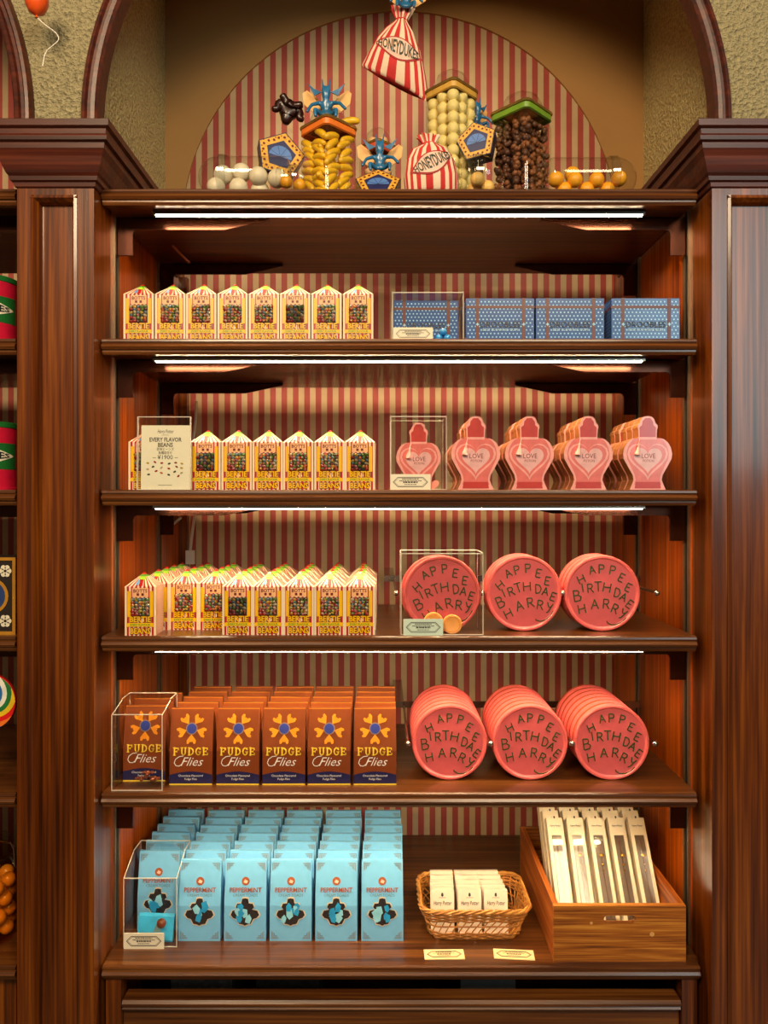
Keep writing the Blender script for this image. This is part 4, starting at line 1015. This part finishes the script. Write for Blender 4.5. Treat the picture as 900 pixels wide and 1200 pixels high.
# jar of brown nut clusters
nx, ny = PX(611, .12), .12; NH = .040; nh = PZ(118, .07)-zt-.012
square_jar(nx, ny, NH, nh, mat('lid_green', (112, 150, 44), .4), 'wide square glass jar of brown nut clusters with green lid band')
NUTS = [mat('nut_brown', (128, 74, 36), .5, var=.3, scale=200), mat('nut_dark', (84, 46, 24), .5, var=.3, scale=200)]
nmes = []
for v in range(4):
    b = MB(); rg = random.Random(v+3)
    for _ in range(5): b.ball((rg.uniform(-.004, .004), rg.uniform(-.004, .004), rg.uniform(-.004, .004)), rg.uniform(.0042, .0060), 8, 5, 0, (1, rg.uniform(.7, 1.1), rg.uniform(.7, 1)))
    nmes.append(b.mesh('nut_cluster', NUTS[v % 2], 80))
for k in range(12):
    for i in range(4):
        for j in range(4):
            z = .0105+k*.0142
            if z > nh-.006 or (i in (1, 2) and j in (1, 2) and k % 2): continue
            p = inside(nx, ny, PI/4, ((i-1.5)*.0190+random.uniform(-.001, .001), (j-1.5)*.0190+random.uniform(-.001, .001), z+random.uniform(-.0012, .0012)))
            o = link('nut_cluster', nmes[random.randrange(4)], None, p); o.rotation_euler = (random.uniform(0, 6), random.uniform(0, 6), random.uniform(0, 6)); o.scale = (1.05, 1.05, 1.05)
            tag(o, 'brown nut cluster in the wide jar with green lid band', 'candy', 'nut clusters in the wide jar')
# small jar with red band
sx_, sy_ = PX(443, .17), .17; sh2 = PZ(166, .14)-zt-.012
square_jar(sx_, sy_, .027, sh2, mat('lid_red', (206, 84, 50), .4), 'small square glass jar with red lid band behind the blue winged figurine')
BEI = mat('beige_candy', (222, 176, 124), .5, var=.15); bem = MB().ball((0, 0, 0), .0098, 10, 7, 0, (1, .95, .85)).mesh('beige_candy', BEI, 80)
for k in range(8):
    for i in range(2):
        for j in range(2):
            z = .010+k*.0155
            if z > sh2-.004: continue
            tag(link('beige_candy', bem, None, inside(sx_, sy_, PI/4, ((i-.5)*.022, (j-.5)*.022, z))), 'beige candy in the small jar with red band', 'candy', 'beige candies in the small jar')
for i, (dx, dy) in enumerate(((-.010, -.004), (.009, -.006), (.0, .010))):
    tag(link('beige_candy', bem, None, (sx_+dx, sy_+dy, zt+sh2+.0242)), 'beige candy under the dome of the small jar', 'candy', 'beige candies under the small dome')

# lying domed jars
def lying_jar(x0, x1, y, r, label, domed_right, balls, bm_label, bmesh_, grp, br):
    """round jar on its side: dome at one end, flat base at the other; x range in metres"""
    L = x1-x0; t = thing('lying_jar', label, 'jar', ((x0+x1)/2, y, zt), (0, 0, 0 if domed_right else PI)); h = L/2
    MB().lathe([(.001, -h), (r*.8, -h), (r*.95, -h+.004), (r, -h+.01), (r, h-r-.016)], 28, 'X', (0, 0, r)).build('glass_body', GLASS, t, smooth=50)
    MB().lathe([(r*1.0, h-r-.016), (r*1.04, h-r-.014), (r*1.04, h-r-.002), (r*.98, h-r)], 28, 'X', (0, 0, r*1.04)).build('glass_collar', glass('collar_glass', (.80, .82, .80), 1.6, .05, .12) if 'collar_glass' not in MATS else MATS['collar_glass'], t, smooth=30)
    MB().lathe([(r*.98*math.cos(PI/2*i/8)+.0003, h-r+r*math.sin(PI/2*i/8)) for i in range(9)], 28, 'X', (0, 0, r)).build('glass_dome', GLASS, t, smooth=80)
    for u, dy, z in balls: tag(link(bmesh_.name.split('.')[0], bmesh_, None, (x0+L*u, y+dy, zt+z)), bm_label, 'candy', grp)
    return t
WB = mat('white_candy', (226, 214, 186), .4, var=.08); wme = MB().ball((0, 0, 0), .0125, 14, 9).mesh('white_candy_ball', WB, 80)
OB = mat('orange_candy', (240, 166, 34), .4, var=.1); ome = MB().ball((0, 0, 0), .0105, 14, 9).mesh('orange_candy_ball', OB, 80)
wme = MB().ball((0, 0, 0), .0155, 16, 10).mesh('white_candy_ball', WB, 80); ome = MB().ball((0, 0, 0), .0128, 16, 10).mesh('orange_candy_ball', OB, 80)
lying_jar(PX(233, .04), PX(340, .04), .040, .0345, 'domed glass jar lying on its side with white candy balls, below the leaning pentagonal box', False, [(.27, -.004, .039), (.20, -.006, .018), (.44, -.004, .018), (.46, .006, .047), (.66, -.006, .036), (.66, .008, .018), (.86, -.004, .033)], 'white candy ball in the lying domed jar', wme, 'white candy balls in the lying jar', .0125)
lying_jar(PX(322, .0), PX(366, .0), .0235, .0235, 'small domed glass jar lying on its side in front of the banana jar', True, [(.26, -.002, .0215), (.62, -.002, .0155)], 'orange candy ball in the small lying jar', MB().ball((0, 0, 0), .0105, 14, 9).mesh('orange_candy_ball', OB, 80), 'orange candy balls in the small lying jar', .0105)
lying_jar(PX(542, .02), PX(591, .02), .034, .0335, 'small domed glass jar lying beside the standing striped bag', True, [(.36, -.012, .026), (.62, -.002, .0165), (.30, .008, .016)], 'orange candy ball in the lying jar beside the bag', MB().ball((0, 0, 0), .0118, 14, 9).mesh('orange_candy_ball', mat('pale_orange', (244, 196, 110), .4), 80), 'pale orange candy balls', .0105)
lying_jar(PX(640, .04), PX(745, .04), .040, .0335, 'domed glass jar lying on its side with orange candy balls, nearest the right wall', True, [(.10, -.006, .031), (.31, -.006, .030), (.31, .012, .047), (.55, -.006, .030), (.80, -.006, .032), (.2, 0, .016), (.45, 0, .016), (.68, 0, .016)], 'orange candy ball in the lying domed jar', ome, 'orange candy balls in the lying jar', .0105)

# pentagonal boxes
NAVY = mat('frog_navy', (36, 36, 66), .35, coat=.4); FGOLD = mat('frog_gold', (222, 168, 62), .35, var=.2, scale=200, coat=.3); FBLU = mat('frog_blue', (84, 124, 190), .35, coat=.4); FDB = mat('frog_dark_blue', (42, 46, 92), .35, coat=.4)
def penta(r, sq=1.0): return [(r*math.sin(2*PI*k/5), r*math.cos(2*PI*k/5)*sq) for k in range(5)]
def frog_box(loc, r, label, rot, d=.026):
    t = thing('pentagonal_box', label, 'box', loc, rot); lo = r*math.cos(PI/5)
    def sh(p): return [(x, z+lo) for x, z in p]
    MB().poly(sh(penta(r)), 0, d).build('box_body', NAVY, t)
    o_, i_ = sh(penta(r*.95)), sh(penta(r*.60))
    b = MB()
    for k in range(5): b.add([(o_[k][0], -.0004, o_[k][1]), (o_[(k+1) % 5][0], -.0004, o_[(k+1) % 5][1]), (i_[(k+1) % 5][0], -.0004, i_[(k+1) % 5][1]), (i_[k][0], -.0004, i_[k][1])], [(0, 1, 2, 3)])
    b.build('gold_border', FGOLD, t)
    b = MB()
    for k in range(20):
        a = 2*PI*k/20; q = r*.70+r*.06*math.cos(5*a); b.face(disc(r*.055, 8, (q*math.sin(a), lo+q*math.cos(a))), -.0008)
        b.face(disc(r*.03, 6, (q*1.13*math.sin(a+.15), lo+q*1.13*math.cos(a+.15))), -.0008)
    b.build('scroll_print', DKRED, t, kind='stuff')
    MB().face(sh(penta(r*.62)), -.0006).build('centre_panel', FDB, t)
    b = MB(); b.face([(x, lo-.1*r+z) for x, z in [(r*.46*math.cos(PI*i/10), r*.46*math.sin(PI*i/10)) for i in range(11)]], -.0009); b.build('printed_dome', FBLU, t)
    b = MB()
    for k in range(4): a = PI*(k+.5)/4; b.bar((0, -.0009, lo-.1*r), (r*.46*math.cos(a), -.0009, lo-.1*r+r*.46*math.sin(a)), .0004, 4)
    b.build('printed_ribs', FDB, t)
    return t
frog_box((PX(324, .10), .100, zt+.071), .044, 'dark pentagonal box with gold border leaning on the lying jar', (-.12, .22, .25))
frog_box((PX(443, .02), .020, zt), .040, 'dark pentagonal box lying low in front of the small jar', (-.6, 0, 0))
frog_box((PX(559, .10), .080, zt+.090), .036, 'dark pentagonal box with gold border wedged between the two tallest jars', (-.1, -.15, -.25))

# striped cloth bags
BRED = mat('bag_red', (196, 40, 40), .8, var=.12); BCR = mat('bag_cream', (232, 206, 178), .8, var=.06); BPK = mat('bag_label', (226, 190, 170), .7); BGR = mat('bag_ink_green', (40, 52, 34), .6); BRL = mat('bag_line', (170, 40, 40), .7)
def cloth_bag(name_loc, prof, label, rot, n=36, lab_z=.03, lab_w=.03, lab_h=.011, yoff=.02, tsize=.011, slant=0., lrot=0.):
    t = thing('striped_bag', label, 'bag', name_loc, rot)
    zm = prof[-1][0]; rings = []
    def sl_(p): return (p[0], p[1], p[2]-slant*p[0]*(1-p[2]/zm))
    def rt(x, z): return (x*math.cos(lrot)-z*math.sin(lrot), x*math.sin(lrot)+z*math.cos(lrot))
    for k, (z, hx, hy, ruf) in enumerate(prof):
        ring = []
        for j in range(n):
            a = 2*PI*j/n; q = 1+ruf*math.cos(a*9)
            cx = abs(math.cos(a))**.75*(1 if math.cos(a) > 0 else -1); sy = abs(math.sin(a))**.85*(1 if math.sin(a) > 0 else -1)
            ring.append(sl_((hx*q*cx, hy*q*sy, z+.0015*math.sin(a*3+k))))
        rings.append(ring)
    MB().loft(rings, mfun=lambda i, j: j % 2).build('cloth', [BRED, BCR], t, smooth=60)
    # eye-shaped label following the front
    def fy(x, z):
        for (z0, h0, d0, _), (z1, h1, d1, _) in zip(prof, prof[1:]):
            if z0 <= z <= z1:
                u = (z-z0)/(z1-z0); hx = h0+(h1-h0)*u; hy = d0+(d1-d0)*u
                return -hy*max(.05, 1-min(.999, abs(x)/hx)**2.4)**.43
        return -prof[0][2]
    b = MB(); m_ = 14
    for mi, k, e in ((1, 1.0, .0012), (0, .88, .0018)):
        up = [(-lab_w*k+2*lab_w*k*i/m_, lab_h*k*math.sin(PI*i/m_)) for i in range(m_+1)]
        for i in range(m_):
            (x0, h0), (x1, h1) = up[i], up[i+1]
            for s0, s1 in ((-1, 0), (0, 1)):
                b.add([sl_((x, fy(x, lab_z+z)-e, lab_z+z)) for x, z in [rt(*q_) for q_ in ((x0, s0*h0), (x1, s0*h1), (x1, s1*h1), (x0, s1*h0))]], [(0, 1, 2, 3)], mi)
    lb = b.build('label', [BPK, BRL], t)
    me = text_mesh('HONEYDUKES', tsize, BGR, offset=.02, wmax=lab_w*1.62)
    for v in me.vertices:
        x, z = v.co.x, v.co.z; z *= .45+1.05*max(0, 1-(abs(x)/lab_w)**1.6)
        x, z = rt(x, z); v.co = sl_((x, fy(x, lab_z+z)-.0024, lab_z+z))
    link('lettering', me, lb)
    zc_ = prof[-3][0]; MB().tube([(prof[-3][1]*1.1*math.cos(2*PI*j/16), prof[-3][2]*1.1*math.sin(2*PI*j/16), zc_) for j in range(16)], .0014, 6, closed=True).build('drawstring', BRED, t, smooth=60)
    return t
bx_, by_ = PX(506, .03), .026
cloth_bag((bx_, by_, zt+.001), [(0, .040, .012, 0), (.006, .044, .018, 0), (.030, .045, .021, .01), (.055, .040, .020, .02), (.072, .030, .016, .05), (.080, .016, .011, .10), (.084, .010, .007, .12), (.092, .014, .009, .2), (.097, .017, .010, .25)], 'red striped cloth bag standing between the jars on the top shelf', (0, -.06, .1), lab_z=.046, lab_w=.040, lab_h=.018, tsize=.019, lrot=.42)
hy_ = .20; hx_, hz_ = PX(463, hy_), PZ(99, hy_)
cloth_bag((hx_, hy_, hz_), [(0, .064, .006, 0), (.004, .066, .010, 0), (.035, .056, .019, .01), (.070, .043, .020, .02), (.095, .028, .016, .06), (.112, .014, .011, .10), (.120, .010, .008, .12), (.134, .016, .010, .2), (.144, .019, .011, .25)], 'red striped cloth bag hanging high in front of the arched wallpaper', (0, .10, 0), lab_z=.056, lab_w=.047, lab_h=.021, tsize=.023, slant=.42)
hb = [o for o in COL.objects if o.name.startswith('striped_bag') and o.parent is None][-1]
MB().bar((0, 0, .118), (.0, 0, ZC+1.579-hz_), .0008, 5).build('hanging_cord', BRED, hb); hb.children[-1].rotation_euler = (0, -.0, 0)
pz_ = Vector((hx_, hy_, hz_))+Matrix.Rotation(.10, 3, 'Y') @ Vector((0, 0, .118))

# blue winged figurines
PBLU = mat('figure_blue', (34, 104, 150), .35, coat=.4, var=.25, scale=120); PWING = mat('figure_wing', (232, 176, 104), .5, var=.15)
def skin_mesh(verts, edges, radii, name, m):
    me = bpy.data.meshes.new(name); me.from_pydata(verts, edges, []); ob = bpy.data.objects.new(name, me); COL.objects.link(ob)
    sk = ob.modifiers.new('s', 'SKIN'); su = ob.modifiers.new('u', 'SUBSURF'); su.levels = 1; su.render_levels = 1
    for i, r in enumerate(radii): me.skin_vertices[0].data[i].radius = (r, r)
    me.skin_vertices[0].data[0].use_root = True
    dg = bpy.context.evaluated_depsgraph_get(); dg.update(); out = bpy.data.meshes.new_from_object(ob.evaluated_get(dg))
    bpy.data.objects.remove(ob); bpy.data.meshes.remove(me); out.materials.clear(); out.materials.append(m); out.name = name
    out.polygons.foreach_set('use_smooth', [True]*len(out.polygons)); return out
def figurine(loc, label, s, rot, pose=0):
    t = thing('winged_figurine', label, 'figurine', loc, rot); t.scale = (s, s, s)
    V = [(0, 0, .012), (0, -.002, .020), (0, -.004, .028), (0, -.005, .034), (0, -.006, .042),       # pelvis, chest, neck, head
         (-.008, -.003, .026), (-.018, -.010, .020), (-.024, -.014, .008), (.008, -.003, .026), (.018, -.010, .022), (.026, -.014, .012),
         (-.006, -.004, .010), (-.014, -.014, .013), (-.012, -.016, .001), (.006, -.004, .010), (.014, -.014, .013), (.013, -.016, .001),
         (-.004, -.005, .046), (-.005, -.004, .056), (.004, -.005, .046), (.006, -.004, .057)]
    E = [(0, 1), (1, 2), (2, 3), (3, 4), (1, 5), (5, 6), (6, 7), (1, 8), (8, 9), (9, 10), (0, 11), (11, 12), (12, 13), (0, 14), (14, 15), (15, 16), (4, 17), (17, 18), (4, 19), (19, 20)]
    R_ = [.0062, .0068, .0035, .0068, .0072, .003, .0022, .0022, .003, .0022, .0022, .0038, .0028, .0022, .0038, .0028, .0022, .0014, .0007, .0014, .0007]
    link('body', skin_mesh(V, E, R_, 'body', PBLU), t)
    for s_ in (-1, 1):
        MB().loft([[(s_*x, y+q, z) for x, y, z in ((.006, -.004, .039), (.016, -.001, .045), (.024, .001, .053), (.015, -.001, .036))] for q in (-.0008, .0008)]).build('ear', PBLU, t)
        MB().loft([[(s_*x, y+q, z) for x, y, z in ((.003, .006, .022), (.014, .010, .040), (.026, .012, .050), (.032, .012, .046), (.030, .012, .032), (.018, .009, .020), (.008, .007, .014))] for q in (-.0006, .0006)]).build('wing', PWING, t)
    return t
figurine((jx-.003, jy-.012, zt+jh+.0165), 'blue winged figurine sitting on the lid of the banana jar', 1.35, (0, 0, 0))
banana((jx+.038, jy-.004, zt+jh+.0240), (0, -.12, .1), 'single yellow banana candy lying on the banana jar lid', 'banana candy on the lid')
figurine((PX(445, .07), .078, zt+.0545), 'blue winged figurine crouching behind the low pentagonal box', 1.25, (0, 0, 0))
figurine((PX(558, .2), .20, zt+qh-.02), 'dark blue winged figurine climbing behind the tallest jar', 1.1, (0, 0, .5))
figurine((pz_.x+.006, hy_-.012, pz_.z+.006), 'blue winged figurine clutching the neck of the hanging bag', 1.2, (0, .1, 0))
# stand so that the climbing figurine is carried
tag(MB().box(-.012, .012, -.012, .012, 0, qh-.021).build('riser_block', PINE, None, loc=(PX(558, .2), .205, zt+.0002)), 'plain wooden block behind the tallest jar', 'block')
# dark chocolate frog on the pentagonal box
V = [(0, 0, .010), (0, -.004, .018), (0, -.010, .026), (-.010, 0, .010), (-.022, -.004, .020), (-.018, -.006, .002), (-.030, -.008, .000), (.010, 0, .010), (.022, -.004, .018), (.020, -.006, .002), (.032, -.008, .003), (-.008, -.008, .020), (-.020, -.014, .030), (.008, -.008, .020), (.022, -.014, .026), (0, 0, -.004), (.002, -.004, -.016)]
E = [(0, 1), (1, 2), (0, 3), (3, 4), (4, 5), (5, 6), (0, 7), (7, 8), (8, 9), (9, 10), (1, 11), (11, 12), (1, 13), (13, 14), (0, 15), (15, 16)]
R_ = [.017, .016, .012, .011, .009, .007, .007, .011, .009, .007, .007, .007, .007, .007, .007, .010, .008]
FY_ = .14
fo = link('chocolate_frog', skin_mesh(V, E, R_, 'chocolate_frog', mat('dark_chocolate', (44, 16, 12), .35, coat=.3)), None, (PX(336, FY_), FY_, PZ(132, FY_)-.008)); fo.rotation_euler = (0, .3, .2)
tag(fo, 'dark chocolate frog perched above the leaning pentagonal box', 'candy')

# clear risers that carry the raised display pieces
for x_, y_, h_, lab in ((PX(324, .10), .116, .0695, 'clear acrylic riser under the leaning pentagonal box'), (PX(559, .10), .094, .0885, 'clear acrylic riser between the two tallest jars'), (PX(336, FY_), .145, fo.location.z-.022-zt, 'tall clear acrylic riser under the chocolate frog')):
    b = MB(); b.box(-.009, .009, -.007, .007, h_-.002, h_); b.box(-.009, .009, -.007, .007, 0, .002); b.box(-.001, .001, -.007, .007, .002, h_-.002)
    tag(b.build('clear_riser', ACRYL, None, loc=(x_, y_, zt)), lab, 'display riser')

# balloon in front of the plaster
by2 = -.06; t = thing('balloon', 'small orange balloon with white string before the plaster wall', 'balloon', (PX(43, by2), by2, PZ(18, by2)))
MB().lathe([(.0002, 0), (.004, .001), (.012, .006), (.0165, .016), (.0175, .026), (.015, .036), (.008, .043), (.0002, .045)], 24, 'Z').build('envelope', mat('balloon_orange', (226, 84, 24), .3, coat=.5), t, smooth=80)
MB().lathe([(.0005, .0012), (.003, -.004), (.0005, -.004)], 10, 'Z').build('knot', MATS['balloon_orange'], t)
P = [(50, 18), (54, 28), (66, 36), (70, 44), (62, 51), (53, 58), (50, 75)]
Q = [Vector(((x-43)*(D0+by2)/F if k else .0, .0, (18-y)*(D0+by2)/F-.003)) for k, (x, y) in enumerate(P)]
for _ in range(3): Q = [Q[0]]+[v for a_, b_ in zip(Q, Q[1:]) for v in (a_*.75+b_*.25, a_*.25+b_*.75)]+[Q[-1]]
MB().tube(Q, .0009, 5).build('string', WHITE, t)

# ------------------------------------------------------------------ neighbouring bay at the far left
for k, nm in (('s1', 'upper'), ('s2', 'second'), ('s3', 'third'), ('s4', 'fourth'), ('s5', 'fifth'), ('s6', 'lowest')):
    t = thing('side_shelf', 'cut-off %s shelf of the neighbouring bay beyond the left pillar' % nm, 'shelf', (0, 0, SH[k]))
    MB().box(-1.1, PX(20), .014, .37, -.021, 0).build('board', WOODX, t); nose(MB(), -1.1, PX(20), 0).build('nosing', WOODX, t)
    if k != 's6': MB().box(-1.0, PX(16), .055, .067, -.045, -.0212).build('bracket_arm', BRON, t)
struct(MB().box(-1.1, -.60, .02, .36, 0, SH['s6']-.0215).build('trim_4', WOODZ))
CRED = mat('can_red', (200, 24, 56), .3, coat=.5); CGR = mat('can_green', (30, 104, 44), .3, coat=.5); CCR = mat('can_cream', (226, 216, 190), .4)
def can(z, label, h):
    r = .055; y = .062; x = PX(21, y)-r*.995
    t = thing('candy_can', label, 'can', (x, y, z))
    MB().lathe([(.001, 0), (r, 0), (r, .004), (r*.985, .005), (r*.985, h-.009)], 40, 'Z').build('body', CRED, t, smooth=30)
    MB().lathe([(r*.985, h-.010), (r*1.005, h-.009), (r*1.005, h-.002), (r*.96, h), (.001, h)], 40, 'Z').build('lid', CGR, t, smooth=30)
    n = 24
    def ang(a): return (math.sin(a), -math.cos(a))
    def patch(zf0, zf1, rr, nm, m, a0=-1.0, a1=1.45):
        b = MB()
        for i in range(n):
            p, q = a0+(a1-a0)*i/n, a0+(a1-a0)*(i+1)/n
            b.add([(r*rr*ang(p)[0], r*rr*ang(p)[1], zf0(p)), (r*rr*ang(q)[0], r*rr*ang(q)[1], zf0(q)), (r*rr*ang(q)[0], r*rr*ang(q)[1], zf1(q)), (r*rr*ang(p)[0], r*rr*ang(p)[1], zf1(p))], [(0, 1, 2, 3)])
        b.build(nm, m, t)
    c_ = h*.5; patch(lambda a: c_-.022, lambda a: c_+.021, .990, 'green_band', CGR)
    dh = lambda a, k: k*max(0, 1-abs(a)/1.38)
    patch(lambda a: c_-dh(a, .026), lambda a: c_+dh(a, .026), .996, 'label_edge', mat('can_pink', (214, 150, 130), .4), -1, 1.38); patch(lambda a: c_-dh(a, .026), lambda a: c_+dh(a, .026), 1.001, 'label', CCR, -1, 1.30)
    me = text_mesh('HONEYDUKES', .034, mat('can_ink', (20, 22, 18), .5), offset=.03, wmax=2.36*r)
    for v in me.vertices:
        a = v.co.x/r; zz = v.co.z*max(.12, 1-abs(a)/1.45)*1.25; v.co = (r*1.006*math.sin(a), -r*1.006*math.cos(a), c_+zz)
    link('lettering', me, t)
can(SH['s2'], 'red and green candy can on the second shelf of the neighbouring bay', .112)
can(SH['s3'], 'red and green candy can on the third shelf of the neighbouring bay', .113)
t = thing('ornate_box', 'black and gold ornate box on the fourth shelf of the neighbouring bay', 'box', (PX(18, .01)-.06, .012, SH['s4']))
MB().box(-.06, .06, 0, .06, 0, .125).build('box_body', DARK, t)
b = MB(); b.box(-.06, .06, -.002, 0, .12, .125); b.box(-.06, .06, -.002, 0, 0, .005); b.box(.055, .06, -.002, 0, .005, .12); b.box(-.06, -.055, -.002, 0, .005, .12); b.build('gold_frame', GOLD, t)
b = MB()
for cz in (.022, .103):
    for k in range(6): a = PI*k/3; b.face(disc(.0042, 8, (.043+.0062*math.cos(a), cz+.0062*math.sin(a))), -.0008)
b.build('printed_rosette', CCR, t)
MB().face(disc(.030, 24, (.018, .0625)), -.0008).build('printed_ring', GOLD, t); MB().face(disc(.025, 24, (.018, .0625)), -.0012).build('printed_disc', mat('ornate_blue', (40, 60, 110), .4), t); MB().face(disc(.012, 16, (.018, .0625)), -.0016).build('printed_centre', CCR, t)
# lollipop swirl and its stand, jar of amber sweets below
LY = .03; lx = PX(17, LY)-.045
t = thing('lollipop', 'big rainbow swirl lollipop in the neighbouring bay below the ornate box', 'lollipop', (lx, LY, SH['s5']))
cols_ = [mat('swirl_%d' % i, c, .3, coat=.5) for i, c in enumerate([(220, 30, 30), (240, 200, 40), (40, 120, 60), (240, 236, 220), (40, 110, 180), (240, 120, 40)])]
b = MB(); nseg = 48; rr_ = [.004+.0035*i for i in range(13)]
for i in range(12):
    for j in range(nseg):
        a0, a1 = 2*PI*j/nseg+i*.22, 2*PI*(j+1)/nseg+i*.22; b1, b2 = 2*PI*j/nseg+(i+1)*.22, 2*PI*(j+1)/nseg+(i+1)*.22
        b.add([(rr_[i]*math.cos(a0), 0, .136+rr_[i]*math.sin(a0)), (rr_[i]*math.cos(a1), 0, .136+rr_[i]*math.sin(a1)), (rr_[i+1]*math.cos(b2), 0, .136+rr_[i+1]*math.sin(b2)), (rr_[i+1]*math.cos(b1), 0, .136+rr_[i+1]*math.sin(b1))], [(0, 1, 2, 3)], (j//4) % 6)
b.build('swirl_face', cols_, t); MB().lathe([(.0005, .012), (.044, .012), (.046, .008), (.046, .002), (.0445, .0006), (.0005, .0006)], 48, 'Y', (0, 0, .136)).build('candy_disc', cols_[0], t, smooth=40)
MB().bar((0, .006, 0), (0, .006, .095), .003, 8).build('stick', WHITE, t)
t = thing('swing_top_jar', 'amber glass sweet jar with wire bail on the lowest shelf of the neighbouring bay', 'jar', (PX(19, .08)-.062, .08, SH['s6']))
AMB = glass('amber_glass', (.95, .72, .36), 1.5, .03, .03)
MB().lathe([(.001, .001), (.055, .001), (.061, .006), (.062, .02), (.062, .10), (.052, .125), (.048, .130), (.048, .145)], 36, 'Z').build('glass_body', AMB, t, smooth=50)
MB().lathe([(.050, .146), (.052, .15), (.050, .160), (.02, .170), (.001, .171)], 36, 'Z').build('glass_lid', GLASS, t, smooth=50)
MB().tube([(.0535*math.cos(2*PI*j/32), .0535*math.sin(2*PI*j/32), .138) for j in range(32)], .0015, 6, closed=True).tube([(.053, -.004, .138), (.062, -.004, .12), (.060, -.004, .150), (.054, -.004, .162)], .0015, 6).build('wire_bail', STEEL, t, smooth=60)
swm = MB().ball((0, 0, 0), .0125, 12, 8).mesh('amber_sweet', mat('amber_sweet', (226, 150, 50), .3, coat=.5, var=.2), 80)
for k in range(4):
    for j in range(9):
        a = 2*PI*j/9+k*.3; tag(link('amber_sweet', swm, None, (t.location.x+.045*math.cos(a), .08+.045*math.sin(a), SH['s6']+.0155+k*.0255)), 'amber sweet in the swing-top jar of the neighbouring bay', 'candy', 'amber sweets in the swing-top jar')
